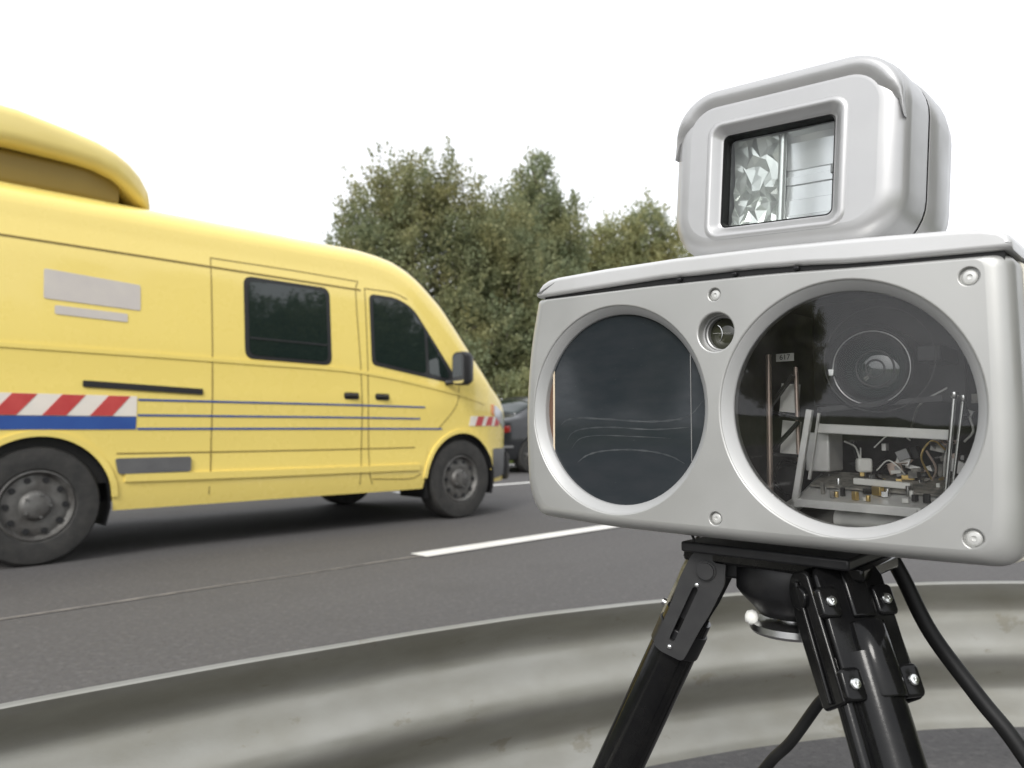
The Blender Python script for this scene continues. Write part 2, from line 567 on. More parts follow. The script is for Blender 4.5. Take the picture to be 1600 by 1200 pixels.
# ------------------------------------------------------------------ foliage
def leaf_mat(name, c1, c2, c3, tr=0.35):
    m = bpy.data.materials.new(name)
    m.use_nodes = True
    nt = m.node_tree
    p = nt.nodes['Principled BSDF']
    L = nt.links.new
    g = nt.nodes.new('ShaderNodeNewGeometry')
    ramp = nt.nodes.new('ShaderNodeValToRGB')
    ramp.color_ramp.elements[0].color = (*c1, 1)
    ramp.color_ramp.elements[1].color = (*c2, 1)
    e = ramp.color_ramp.elements.new(0.5)
    e.color = (*c3, 1)
    L(g.outputs['Random Per Island'], ramp.inputs['Fac'])
    tc = nt.nodes.new('ShaderNodeTexCoord')
    n = nt.nodes.new('ShaderNodeTexNoise')
    n.inputs['Scale'].default_value = 0.8
    n.inputs['Detail'].default_value = 3
    L(tc.outputs['Object'], n.inputs['Vector'])
    x = nt.nodes.new('ShaderNodeMix')
    x.data_type = 'RGBA'
    x.blend_type = 'MULTIPLY'
    x.inputs['Factor'].default_value = 1.0
    r2 = nt.nodes.new('ShaderNodeValToRGB')
    r2.color_ramp.elements[0].position = 0.35
    r2.color_ramp.elements[1].position = 0.65
    r2.color_ramp.elements[0].color = (0.85, 0.95, 0.95, 1)
    r2.color_ramp.elements[1].color = (1.12, 1.05, 0.85, 1)
    L(n.outputs['Fac'], r2.inputs['Fac'])
    L(ramp.outputs['Color'], x.inputs['A'])
    L(r2.outputs['Color'], x.inputs['B'])
    L(x.outputs['Result'], p.inputs['Base Color'])
    p.inputs['Roughness'].default_value = 0.65
    p.inputs['Specular IOR Level'].default_value = 0.22
    t = nt.nodes.new('ShaderNodeBsdfTranslucent')
    L(x.outputs['Result'], t.inputs['Color'])
    mx = nt.nodes.new('ShaderNodeMixShader')
    mx.inputs['Fac'].default_value = tr
    out = nt.nodes['Material Output']
    L(p.outputs['BSDF'], mx.inputs[1])
    L(t.outputs['BSDF'], mx.inputs[2])
    L(mx.outputs['Shader'], out.inputs['Surface'])
    return m
LEAF_A = leaf_mat('olive_leaves', (0.19, 0.20, 0.112), (0.36, 0.36, 0.225), (0.26, 0.268, 0.152), .45)
LEAF_B = leaf_mat('grey_green_leaves', (0.185, 0.205, 0.118), (0.35, 0.37, 0.24), (0.255, 0.274, 0.165), .45)
LEAF_C = leaf_mat('yellow_green_leaves', (0.24, 0.25, 0.135), (0.42, 0.42, 0.255), (0.32, 0.325, 0.185), .47)
BARK = mat('bark', (0.09, 0.075, 0.06), 0.85, 0, (0.15, 0.13, 0.11), nscale=7, bump=0.5, bscale=25)

def leaf_mesh(name, centres, dirs, size, m, parent, loc):
    """centres (n,3), dirs (n,3): a small pointed leaf blade at each centre"""
    n = len(centres)
    d = dirs / (np.linalg.norm(dirs, axis=1, keepdims=True) + 1e-9)
    a = rng.normal(size=(n, 3))
    w = np.cross(d, a)
    w /= np.linalg.norm(w, axis=1, keepdims=True) + 1e-9
    up = np.cross(w, d)
    ln = size * rng.uniform(0.7, 1.4, (n, 1))
    wd = ln * rng.uniform(0.24, 0.40, (n, 1))
    p0 = centres - d * ln * .5
    p2 = centres + d * ln * .5
    mid = centres + up * ln * .08
    V = np.stack([p0, mid + w * wd, p2, mid - w * wd], 1).reshape(-1, 3)
    me = bpy.data.meshes.new(name)
    me.vertices.add(4 * n)
    me.vertices.foreach_set('co', V.astype(np.float32).ravel())
    me.loops.add(4 * n)
    me.loops.foreach_set('vertex_index', np.arange(4 * n, dtype=np.int32))
    me.polygons.add(n)
    me.polygons.foreach_set('loop_start', np.arange(0, 4 * n, 4, dtype=np.int32))
    me.update(calc_edges=True)
    me.materials.append(m)
    ob = bpy.data.objects.new(name, me)
    COL.objects.link(ob)
    ob.parent = parent
    return ob

def crown_points(blobs, ntuft, per, tuft_r, seed, spire=0.5):
    g = np.random.default_rng(seed)
    B = np.array(blobs, float)           # x y z rx ry rz
    vol = (B[:, 3] * B[:, 4] * B[:, 5]) ** 0.72
    idx = g.choice(len(B), ntuft, p=vol / vol.sum())
    u = g.normal(size=(ntuft, 3))
    u /= np.linalg.norm(u, axis=1, keepdims=True)
    rad = 0.30 + 0.74 * g.random(ntuft) ** 0.6
    ctr = B[idx, :3] + u * B[idx, 3:] * rad[:, None]
    # tuft axis: outward and up, the way twigs grow
    ax = u * np.array([0.55, 0.55, 0.45]) + np.array([0, 0, 0.95]) + g.normal(size=(ntuft, 3)) * .25
    ax /= np.linalg.norm(ax, axis=1, keepdims=True)
    ln = tuft_r * (0.9 + spire * 4.4 * g.random(ntuft) ** 4)
    t = np.repeat(np.arange(ntuft), per)
    n = len(t)
    along = g.uniform(-.6, 1.0, n) * ln[t]
    thin = np.clip(tuft_r * 1.3 / ln, .35, 1)[t]
    side = g.normal(size=(n, 3)) * (tuft_r * .42) * (thin * (1.1 - 0.6 * np.clip(along / ln[t], 0, 1)))[:, None]
    P = ctr[t] + ax[t] * along[:, None] + side
    D = ax[t] * 0.7 + side / (tuft_r * .42) * 0.6 + g.normal(size=(n, 3)) * .45
    return P, D, ctr, ax, ln

def tree(name, label, base, blobs, trunk_h, trunk_r, m, ntuft, per, tuft_r, leaf, seed, group):
    root = empty(name, base, (0, 0, 0))
    root.scale = (1.03, 1.03, 1.03)
    tag(root, label, 'tree', group)
    g = random.Random(seed)
    P, D, ctr, ax, ln = crown_points(blobs, ntuft, per, tuft_r, seed)
    leaf_mesh('crown', P, D, leaf, m, root, base)
    t = MB()
    top = max(bb[2] + bb[5] * .6 for bb in blobs)
    path = [Vector((0, 0, -.1))]
    nseg = 7
    for i in range(1, nseg + 1):
        z = top * i / nseg
        path.append(Vector((g.uniform(-.18, .18) * i / 2, g.uniform(-.18, .18) * i / 2, z)))
    t.tube(path, [trunk_r * (1 - .85 * i / nseg) + .015 for i in range(nseg + 1)], 10)
    for bb in blobs:                       # one or two limbs to each lobe
        for q in range(2):
            c = Vector(bb[:3]) + Vector((g.uniform(-.5, .5) * bb[3], g.uniform(-.5, .5) * bb[4], g.uniform(-.2, .6) * bb[5]))
            z0 = max(trunk_h * .6, min(c.z - 0.3 * math.hypot(c.x, c.y) - .5, top * .8))
            i0 = min(nseg - 1, int(z0 / top * nseg))
            s0 = path[i0].lerp(path[i0 + 1], z0 / top * nseg - i0)
            mid = s0.lerp(c, .5) + Vector((g.uniform(-.2, .2), g.uniform(-.2, .2), .25))
            t.tube([s0, mid, c], [trunk_r * .38, trunk_r * .24, .02], 6)
    sel = np.random.default_rng(seed).choice(len(ctr), min(len(ctr), 160), replace=False)
    for i in sel:                          # twigs that carry the outer tufts
        a = Vector(ctr[i])
        d = Vector(ax[i])
        t.tube([a - d * ln[i] * 1.3, a + d * ln[i] * .7], [.022, .006], 4, caps=False)
    t.build('trunk', BARK, root, smooth=60, recalc=False)
    return root

TG = 'trees on the bank beyond the road'
def onbank(s, D):
    p = rd(s, D, bank_h(s, D))
    return p
T1 = tree('roadside_tree', 'broad olive green tree rising just behind the cab of the yellow van', onbank(16.8, 21.0),
     [(2.6, .6, 5.6, 1.2, 1.4, 1.7), (3.2, .8, 4.2, 1.3, 1.4, 1.8), (-2.0, .2, 5.2, 1.0, 1.1, 1.2), (-3.2, .2, 3.6, .8, .9, .9), (-.2, .2, 4.0, 2.4, 2.6, 2.5), (-1.3, -.6, 5.6, 1.3, 1.5, 1.6), (.1, .3, 6.6, 1.2, 1.6, 1.9), (-.8, 0, 7.0, 1.0, 1.3, 1.3),
      (1.2, .2, 6.5, 1.1, 1.4, 1.8), (1.9, .2, 4.6, 1.3, 1.5, 1.9), (-2.4, .2, 4.2, .9, 1.1, 1.0), (1.0, -.8, 2.2, 2.3, 2.0, 1.6), (-1.2, -1, 2.0, 2.0, 1.8, 1.6), (-3.0, 0, 4.6, .5, .5, .5)],
     2.0, .19, LEAF_A, 1950, 50, .38, .110, 3, TG)
T2 = tree('roadside_tree', 'tallest tree of the row, pointed crown left of the grey housing', onbank(22.9, 21.2),
     [(.2, 0, 4.6, 2.0, 2.3, 2.6), (.0, 0, 6.8, 1.4, 1.7, 2.0), (.2, .1, 8.7, .8, 1.0, 1.5), (-1.4, .2, 6.4, .9, 1.3, 1.7), (1.3, .2, 6.9, .9, 1.3, 1.6),
      (-.7, -.8, 2.4, 2.4, 2.2, 1.8), (1.5, -.6, 3.2, 1.8, 1.9, 1.9), (-1.8, .4, 4.6, 1.2, 1.4, 2.0)],
     2.2, .20, LEAF_B, 1700, 50, .38, .120, 5, TG)
T3 = tree('roadside_tree', 'lower yellowish tree just left of the flash head', onbank(30.4, 21.6),
     [(-2.8, .6, 6.4, 1.0, 1.2, 1.4), (.2, 0, 4.8, 2.5, 2.6, 2.6), (-1.0, 0, 7.2, 1.3, 1.6, 1.7), (.6, .2, 8.0, 1.2, 1.5, 1.6), (2.0, .2, 6.8, 1.3, 1.5, 1.8), (-.3, -.8, 2.4, 2.9, 2.5, 1.9), (-2.2, .2, 5.0, 1.3, 1.5, 2.2)],
     2.2, .20, LEAF_C, 1500, 46, .42, .135, 8, TG)
T4 = tree('roadside_tree', 'small round tree in front of the row, left of the grey housing', onbank(19.6, 19.4),
     [(0, 0, 2.4, 2.0, 1.9, 2.0), (.3, .1, 3.8, 1.6, 1.6, 1.4), (-.9, 0, 3.2, 1.3, 1.3, 1.3), (.9, -.2, 1.8, 1.7, 1.6, 1.6)],
     1.4, .13, LEAF_B, 700, 44, .38, .108, 12, TG)
T5 = tree('roadside_tree', 'tree at the far end of the row, mostly behind the flash head', onbank(38.5, 22.0),
     [(.2, 0, 4.6, 2.7, 2.7, 2.8), (-.6, 0, 7.0, 1.8, 1.8, 1.8), (1.2, .2, 6.4, 1.8, 1.8, 1.7)],
     2.2, .20, LEAF_B, 800, 40, .48, .16, 14, TG)

def shrub(label, s, D, hw, h, seed, m, nt_=150):
    base = onbank(s, D)
    root = empty('shrub', base)
    tag(root, label, 'shrub', 'shrubs at the foot of the trees')
    P, Dd, ctr, ax, ln = crown_points([(0, 0, h * .45, hw, hw * .8, h * .5), (hw * .4, 0, h * .6, hw * .6, hw * .6, h * .42)], nt_, 34, .30, seed, .25)
    leaf_mesh('foliage', P, Dd, .10, m, root, base)
    t = MB()
    g = random.Random(seed)
    for q in range(7):
        a = g.uniform(0, 6.28)
        t.tube([(0, 0, -.1), (math.cos(a) * hw * .3, math.sin(a) * hw * .3, h * .4), (math.cos(a) * hw * .6, math.sin(a) * hw * .6, h * .8)], [.03, .02, .008], 5, caps=False)
    t.build('stem', BARK, root, recalc=False)
    return root
for i, (s, D, hw, h, mm, lab) in enumerate([
        (13.6, 18.6, 1.5, 2.2, LEAF_A, 'leafy shrub behind the van windscreen at the foot of the trees'),
        (15.7, 18.4, 1.4, 2.3, LEAF_B, 'leafy shrub above the bonnet of the yellow van'),
        (17.7, 17.4, 1.3, 1.5, LEAF_C, 'low bright green shrub above the dark car'),
        (20.0, 17.8, 1.5, 2.2, LEAF_A, 'leafy shrub behind the left lens of the housing'),
        (23.0, 18.2, 1.8, 2.6, LEAF_B, 'leafy shrub behind the middle of the grey housing'),
        (26.5, 18.8, 1.9, 2.7, LEAF_A, 'leafy shrub behind the right lens of the housing'),
        (11.6, 19.2, 1.3, 1.9, LEAF_B, 'leafy shrub behind the van cab doors')]):
    shrub(lab, s, D, hw, h, 40 + i, mm)

# trees on this side of the road: they stand behind the viewer and show in the van's windows
def copy_tree(src, label, loc, rz, sc):
    r = src.copy()
    COL.objects.link(r)
    r.location = loc
    r.rotation_euler = (0, 0, rz)
    r.scale = (sc, sc, sc)
    r['label'] = label
    r['group'] = 'trees on the near side of the road'
    for c in src.children:
        d = c.copy()
        COL.objects.link(d)
        d.parent = r
    return r
for i, (s, D, src, rz, sc) in enumerate([(2.5, -10.5, T3, 3.3, .85), (6, -10, T2, 1.2, .8), (9.3, -10.2, T1, 2.6, 1.0), (12.5, -9.8, T4, .5, 1.5), (15, -10.4, T1, 4.0, 1.0),
                                         (18.6, -10, T2, 5.2, .85), (22, -10.6, T3, 1.0, .85), (11, -13, T2, 2.2, .95)]):
    copy_tree(src, ['yellowish tree', 'slender tree', 'broad tree', 'bushy round tree', 'second broad tree', 'tall pointed tree', 'last pale tree', 'tree of the second row'][i] + ' behind the viewer, seen only mirrored in the van windows',
              rd(s, D, -.06), rz, sc)

for i, (s, D, src, rz, sc) in enumerate([(-9, 22, T2, .7, 1.0), (-15, 20.5, T1, 2.0, 1.0), (-22, 22, T3, 4.4, 1.1), (-30, 21, T1, 5.5, 1.05), (-39, 22, T2, 3.1, 1.1), (-50, 21, T3, 1.5, 1.1)]):
    o = copy_tree(src, ['nearest tree', 'second tree', 'third tree', 'fourth tree', 'fifth tree', 'last tree'][i] + ' down the road behind the van, mirrored in the round windows',
                  rd(s, D, bank_h(s, D)), rz, sc)
    o['group'] = 'trees down the road on the far bank'

# grass on the bank
gp = []
for i in range(16000):
    s, D = random.uniform(8, 34), 12.4 + random.random() ** 1.5 * 6.5
    gp.append((*rd(s, D, bank_h(s, D) + .05), 0))
gp = np.array(gp)[:, :3]
gd = np.stack([rng.normal(0, .35, len(gp)), rng.normal(0, .35, len(gp)), np.ones(len(gp))], 1)
GRASSB = leaf_mat('grass_blades', (0.07, 0.10, 0.028), (0.14, 0.16, 0.06), (0.10, 0.13, 0.04))
go = leaf_mesh('bank_grass', gp, gd, .22, GRASSB, None, None)
stuff(go)
tag(go, 'green grass growing on the bank beyond the dark car', 'grass')

# ------------------------------------------------------------------ guard rail
RXA, RXB, RXC = 1.462, 0.545, -0.215        # plan curve fitted to the bend: y = a + b x + c x^2
rail_pts = [(x, RXA + RXB * x + RXC * x * x) for x in (-1.5, -1.2, -.95, -.7, -.45, -.2, 0, .2, .45, .7, .95, 1.2, 1.5, 1.9, 2.4, 2.9)]
rail_pts = [(-3.4, -1.80), (-2.6, -.97)] + rail_pts
for _ in range(5):                          # rolled steel bends smoothly
    rail_pts = [rail_pts[0]] + [tuple((rail_pts[i - 1][k] + 2 * rail_pts[i][k] + rail_pts[i + 1][k]) / 4 if 0 < i < len(rail_pts) - 1 else rail_pts[i][k] for k in (0, 1)) for i in range(1, len(rail_pts) - 1)] + [rail_pts[-1]]
rp = catmull([(p[0], p[1], 0) for p in rail_pts], 8)
RT = 0.472
prof = []
for i in range(49):
    q = i / 48
    amp = .029 * (1 if .04 < q < .96 else .92)
    ph = .62 + (4 * math.pi - 1.24) * q
    prof.append((amp * math.cos(ph), -.311 * q))
prof = [(prof[0][0] - .007, .0030)] + prof + [(prof[-1][0] - .005, -.3130)]
guard = empty('guardrail', (0.3, 1.62, 0))
guard['off'] = (0.3, 1.62, 0)
tag(guard, 'curved galvanised steel guardrail running behind the tripod along the roadside', 'guardrail')
rings = []
for i, p in enumerate(rp):
    t = (rp[min(i + 1, len(rp) - 1)] - rp[max(i - 1, 0)]).normalized()
    nrm = Vector((t.y, -t.x, 0))
    wob = .0010 * math.sin(i * .37) + .0006 * math.sin(i * .83 + 1)
    rings.append([p + nrm * (a + wob) + Vector((0, 0, RT + z + .0006 * math.sin(i * .21))) for a, z in prof])
b = MB()
b.loft(rings, closed=False)
b.build('beam', GALV, guard, smooth=80, solid=.0042)
for idx in (8, 15 * 8 + 4):                # posts stand beyond both ends of the view
    p = rp[idx]
    t = (rp[idx + 1] - rp[idx - 1]).normalized()
    nrm = Vector((t.y, -t.x, 0))
    b = MB()
    c = p + nrm * .10
    b.bar(c + Vector((0, 0, -.3)), c + Vector((0, 0, RT - .02)), .06, .10, up=tuple(nrm))
    b.build('post', GALV, guard, bevel=.006)
    b = MB()
    b.cyl(p + nrm * .03 + Vector((0, 0, RT - .155)), p + nrm * .052 + Vector((0, 0, RT - .155)), .012, n=6)
    b.build('bolt', STEEL, guard)

# ------------------------------------------------------------------ vehicles
def interp(tab, x):
    if x <= tab[0][0]:
        return tab[0][1]
    for (a, b_), (c, d) in zip(tab, tab[1:]):
        if x <= c:
            t = (x - a) / (c - a)
            return b_ + (d - b_) * t
    return tab[-1][1]
def sm(tab, x, h=.07):
    return sum(interp(tab, x + k * h) for k in (-1, -.5, 0, .5, 1)) / 5

class Shell:
    """a car body: sections across the length, each from sill to roof centre line"""
    def __init__(s, zc, ze, w, g, zb, arches, xs, ex=(2.6, 2.6)):
        s.zc, s.ze, s.w, s.g, s.zb, s.arches, s.ex = zc, ze, w, g, zb, arches, ex
        s.xs = xs
    def W(s, x, z):
        return sm(s.w, x, .03) * sm(s.g, z, .04)
    def bottom(s, x):
        z = sm(s.zb, x, .03)
        for (c, zc, r) in s.arches:
            if abs(x - c) < r:
                z = max(z, zc + math.sqrt(r * r - (x - c) ** 2))
        return z
    def section(s, x, side, ns=34, nt=18):
        zb, ze, zc = s.bottom(x), sm(s.ze, x, .05), sm(s.zc, x, .05)
        zb = min(zb, ze - .04)
        P = []
        for i in range(ns):
            z = zb + (ze - zb) * i / ns
            P.append((x, side * s.W(x, z), z))
        we = s.W(x, ze)
        e = 2 / s.ex[0]
        for i in range(nt + 1):
            a = math.pi / 2 * i / nt
            P.append((x, side * we * max(0, math.cos(a)) ** e, ze + (zc - ze) * math.sin(a) ** e))
        return P
    def top(s, x, yf, off=0):
        """point on the upper skin; yf = fraction of the half width"""
        ze, zc = sm(s.ze, x, .05), sm(s.zc, x, .05)
        we = s.W(x, ze)
        q = min(1, abs(yf))
        a = math.acos(q ** (s.ex[0] / 2)) if q < 1 else 0
        return Vector((x, yf * we, ze + (zc - ze) * math.sin(a) ** (2 / s.ex[0])))
    def body(s, mb):
        for side in (-1, 1):
            mb.loft([s.section(x, side) for x in s.xs], closed=False)
        for x in (s.xs[0], s.xs[-1]):
            a, b_ = s.section(x, -1), s.section(x, 1)
            mb.loft([a, b_], closed=False)
    def patch(s, poly, off, side=-1, grid=.08, thick=.012, ft=None):
        q = []
        for i in range(len(poly)):
            a, c = poly[i], poly[(i + 1) % len(poly)]
            m_ = max(1, int(math.hypot(c[0] - a[0], c[1] - a[1]) / .06))
            q += [(a[0] + (c[0] - a[0]) * k_ / m_, a[1] + (c[1] - a[1]) * k_ / m_) for k_ in range(m_)]
        poly = q
        V, F = tri_region(poly, (), grid)
        mb = MB()
        mb.add([(x, side * (s.W(x, z) + off), z) for x, z in V], F)
        n = len(poly)
        ra = [(x, side * (s.W(x, z) + off), z) for x, z in poly]
        rb_ = [(x, side * (s.W(x, z) + off - thick), z) for x, z in poly]
        mb.loft([ra, rb_], closed=True)
        return mb
    def line(s, pts, wd, off, side=-1):
        mb = MB()
        P = catmull([(p[0], p[1], 0) for p in pts], 5) if len(pts) > 2 else [Vector((pts[0][0] + (pts[1][0] - pts[0][0]) * i / 12, pts[0][1] + (pts[1][1] - pts[0][1]) * i / 12, 0)) for i in range(13)]
        rings = []
        for i, p in enumerate(P):
            t = (P[min(i + 1, len(P) - 1)] - P[max(0, i - 1)]).normalized()
            nr = Vector((-t.y, t.x, 0)) * wd / 2
            a, c = p - nr, p + nr
            rings.append([(a.x, side * (s.W(a.x, a.y) + off), a.y), (c.x, side * (s.W(c.x, c.y) + off), c.y),
                          (c.x, side * (s.W(c.x, c.y) - .004), c.y), (a.x, side * (s.W(a.x, a.y) - .004), a.y)])
        mb.loft(rings, True, True, True)
        return mb

def wheel(parent, x, y, side, r, wd, rimr, label=None):
    """wheel > tyre, rim; y is the outer face"""
    c = Vector((x, y, r))
    ax = Vector((0, -side, 0))                       # inwards
    b = MB()
    b.lathe([(rimr * .2, .05), (rimr * .97, .06), (rimr * .97, wd * .9)], c, ax, 40, (True, False))
    w = b.build('wheel', VBLACK, parent, smooth=40)
    b = MB()
    b.lathe([(rimr * .98, .022), (rimr * 1.03, .008), (rimr + (r - rimr) * .45, 0), (r * .955, .010), (r * .985, .024), (r, .042), (r, wd - .04), (r * .97, wd - .012), (rimr, wd - .02)], c, ax, 56)
    b.build('tyre', TYRE, w, smooth=35)
    b = MB()
    b.lathe([(rimr, .020), (rimr * .94, .012), (rimr * .90, .03), (rimr * .84, .045), (rimr * .62, .030), (rimr * .42, .040), (rimr * .36, .015), (rimr * .30, .008), (0.002, .006)], c, ax, 48)
    b.build('rim', RIM, w, smooth=40)
    b = MB()
    for kk in range(10):
        a = 2 * math.pi * kk / 10
        p = c + Vector((math.cos(a), 0, math.sin(a))) * rimr * .73 + ax * .028
        b.cyl(p, p + ax * .02, rimr * .085, n=12)
    b.build('vent_hole', VBLACK, w, smooth=40, split=True)
    b = MB()
    for kk in range(5):
        a = 2 * math.pi * kk / 5
        p = c + Vector((math.cos(a), 0, math.sin(a))) * rimr * .33 - ax * .004
        b.cyl(p, p + ax * .02, rimr * .035, n=6)
    b.build('wheel_nut', STEEL, w, split=True)
    return w

# ---- yellow van
S0, DC = 3.0, 6.22
van = empty('yellow_van', rd(S0, DC, 0), (0, 0, ROADROT))
van['off'] = (S0, 0, 0)                                # parts are drawn in road metres along s
tag(van, 'yellow ambulance van with red and white stripes passing on the road', 'van')
dens = sorted(set([round(v, 3) for v in list(np.arange(.30, 5.50, .11)) + list(np.arange(.80, 1.82, .035)) + list(np.arange(4.18, 5.16, .035)) + list(np.arange(5.2, 5.62, .025))]))
vs = Shell(
    zc=[(.28, 2.30), (.40, 2.37), (1.0, 2.39), (3.75, 2.395), (4.05, 2.37), (4.30, 2.28), (4.55, 2.10), (4.80, 1.82), (5.00, 1.55), (5.12, 1.38), (5.20, 1.30), (5.34, 1.21), (5.46, 1.10), (5.54, .98), (5.59, .84), (5.62, .74)],
    ze=[(.28, 2.04), (.5, 2.10), (3.7, 2.11), (3.95, 2.06), (4.15, 1.95), (4.35, 1.75), (4.55, 1.53), (4.70, 1.36), (4.82, 1.23), (5.0, 1.14), (5.2, 1.06), (5.36, .97), (5.48, .88), (5.57, .76), (5.62, .66)],
    w=[(.28, .985), (.6, 1.02), (4.5, 1.02), (4.85, 1.01), (5.06, .985), (5.20, .94), (5.33, .885), (5.45, .80), (5.53, .72), (5.58, .62), (5.62, .54)],
    g=[(.26, .955), (.36, .978), (.50, .995), (.64, .990), (.80, .994), (1.02, 1.0), (1.12, .992), (1.34, .985), (1.60, .963), (1.92, .935), (1.96, .927), (2.2, .890)],
    zb=[(.28, .40), (.6, .33), (1.7, .295), (4.1, .29), (5.0, .30), (5.5, .30), (5.62, .36)],
    arches=[(1.32, .355, .415), (4.70, .355, .425)], xs=dens, ex=(3.0, 3.0))
b = MB()
vs.body(b)
body = b.build('body', YELLOW, van, smooth=50)
b = MB()                                                # floor pan and arch liners keep daylight out from below
b.box((3.0, 0, .46), (4.9, 1.62, .24))
b.box((1.32, 0, .62), (.80, 1.90, .30))
b.box((4.70, 0, .62), (.80, 1.86, .28))
b.box((3.1, 0, .40), (1.2, .5, .16))
b.build('underbody', VBLACK, van, smooth=0, split=True)
b = MB()
for wx in (1.32, 4.70):
    for sd_ in (-1, 1):
        n = 14
        rr = .412
        rings = []
        for yy in (.60, 1.0):
            rings.append([(wx + rr * math.cos(a), sd_ * yy, .355 + rr * math.sin(a)) for a in [math.pi * (-.12 + 1.24 * i / n) for i in range(n + 1)]])
        b.loft(rings, closed=False)
b.build('wheel_arch_liner', VBLACK, van, smooth=60, split=True)
for wx in (1.32, 4.70):
    for sd_ in (-1, 1):
        wheel(van, wx, sd_ * 1.005, sd_, .355, .225, .215)
# side glass and doors, near and far side
for sd_ in (-1, 1):
    frm = vs.patch(round_poly([(2.60, 1.315), (3.32, 1.305), (3.32, 1.925), (2.60, 1.925)], .07), .003, sd_).build('side_window', VBLACK, van, smooth=20)
    vs.patch(round_poly([(2.635, 1.345), (3.285, 1.335), (3.285, 1.895), (2.635, 1.895)], .055), .006, sd_).build('pane', VGLASS, frm, smooth=60)
    vs.line([(2.64, 1.47), (3.28, 1.465)], .012, .010, sd_).build('glass_divider', VBLACK, frm)
    frm = vs.patch(round_poly([(3.70, 1.335), (4.57, 1.215), (4.61, 1.28), (4.16, 1.86), (3.98, 1.93), (3.70, 1.93)], [.05, .03, .03, .10, .08, .06]), .003, sd_).build('cab_window', VBLACK, van, smooth=20)
    vs.patch(round_poly([(3.735, 1.365), (4.27, 1.29), (4.27, 1.68), (4.12, 1.85), (3.97, 1.90), (3.735, 1.90)], .04), .006, sd_).build('pane', VGLASS, frm, smooth=60)
    vs.patch(round_poly([(4.305, 1.29), (4.53, 1.255), (4.54, 1.30), (4.305, 1.63)], .02), .006, sd_).build('pane', VGLASS, frm, smooth=60)
    # panel gaps
    for q, pts in enumerate([[(3.60, .36), (3.60, 1.0), (3.59, 1.34), (3.57, 1.9), (3.60, 2.02)], [(2.36, .36), (2.36, 1.2), (2.36, 2.02)],
                             [(2.36, 2.02), (3.0, 2.025), (3.60, 2.02)], [(3.66, .95), (3.66, 1.5), (3.66, 1.97)], [(3.66, 1.97), (3.95, 1.97), (4.10, 1.93)],
                             [(4.40, .80), (4.62, 1.02), (4.66, 1.20)], [(3.66, .95), (3.68, .5), (3.72, .36)], [(3.72, .40), (4.1, .385), (4.22, .42)]]):
        vs.line(pts, .007, .0025, sd_).build('panel_gap', GAP, van)
    vs.line([(.5, 1.955), (1.6, 1.955), (3.0, 1.952), (3.62, 1.95)], .012, .004, sd_).build('drip_crease', GAP, van)
    vs.line([(.35, 1.305), (1.6, 1.30), (2.6, 1.29), (3.6, 1.27), (4.5, 1.15), (5.0, 1.05)], .030, .007, sd_).build('waist_crease', YELLOW, van, smooth=60)
    vs.line([(1.75, .655), (2.6, .65), (3.5, .648), (4.15, .65)], .009, .0025, sd_).build('panel_gap', GAP, van)
    vs.line([(1.80, .50), (2.6, .49), (3.5, .485), (4.2, .48)], .05, .014, sd_).build('sill_ridge', YELLOW, van, smooth=60)
    vs.patch(round_poly([(1.54, 1.072), (2.29, 1.045), (2.29, 1.085), (1.54, 1.112)], .008), .010, sd_).build('door_rail', VBLACK, van)
    vs.patch(round_poly([(1.76, .525), (2.22, .525), (2.22, .625), (1.74, .625)], .02), .016, sd_, thick=.03).build('rub_strip', VGREY, van, bevel=.004)
    for hx in (3.50, 3.80):
        h = vs.patch(round_poly([(hx - .07, 1.045), (hx + .07, 1.045), (hx + .07, 1.10), (hx - .07, 1.10)], .02), .004, sd_).build('door_handle', VBLACK, van)
        b = MB()
        b.tube([(hx - .055, sd_ * (vs.W(hx, 1.08) + .006), 1.075), (hx - .02, sd_ * (vs.W(hx, 1.08) + .032), 1.078), (hx + .03, sd_ * (vs.W(hx, 1.08) + .032), 1.078), (hx + .055, sd_ * (vs.W(hx, 1.08) + .006), 1.075)], .011, 8)
        b.build('grip', VBLACK, h)
    # livery: striped band, blue band, three thin blue lines, pale panels
    band = vs.patch([(.40, .893), (1.86, .893), (1.86, 1.022), (.40, 1.022)], .004, sd_, thick=.003).build('striped_band', WHITEF, van)
    for i in range(5):
        x0 = 1.80 - i * .262
        if x0 - .30 > .40:
            vs.patch([(x0 - .215, .894), (x0 - .085, .894), (x0 + .02, 1.021), (x0 - .11, 1.021)], .006, sd_, thick=.003).build('red_stripe', REDF, band)
    vs.patch([(.40, .808), (1.86, .808), (1.86, .890), (.40, .890)], .004, sd_, thick=.003).build('blue_band', BLUE, van)
    for zz, x1, wd in ((1.000, 4.25, .013), (.900, 4.2, .013), (.812, 4.45, .014)):
        vs.line([(1.87, zz), (2.6, zz), (3.4, zz), (x1, zz - .004)], wd, .004, sd_).build('blue_line', BLUE, van)
    vs.patch(round_poly([(1.32, 1.60), (1.88, 1.585), (1.88, 1.755), (1.32, 1.785)], .015), .004, sd_, thick=.003).build('pale_panel', LILAC, van)
    vs.patch(round_poly([(1.38, 1.51), (1.80, 1.50), (1.80, 1.555), (1.38, 1.565)], .012), .004, sd_, thick=.003).build('pale_panel', LILAC, van)
    nb = vs.patch([(4.78, .835), (5.26, .835), (5.30, .925), (4.80, .925)], .004, sd_, thick=.003).build('striped_band', WHITEF, van)
    for i in range(3):
        x0 = 4.86 + i * .15
        vs.patch([(x0, .836), (x0 + .09, .836), (x0 + .13, .924), (x0 + .04, .924)], .006, sd_, thick=.003).build('red_stripe', REDF, nb)
    # headlight, swept along the wing
    hl = vs.patch(round_poly([(5.16, .93), (5.40, .80), (5.47, .84), (5.33, .97), (5.16, 1.04)], .03), .006, sd_).build('headlight', HEADL, van, bevel=.004)
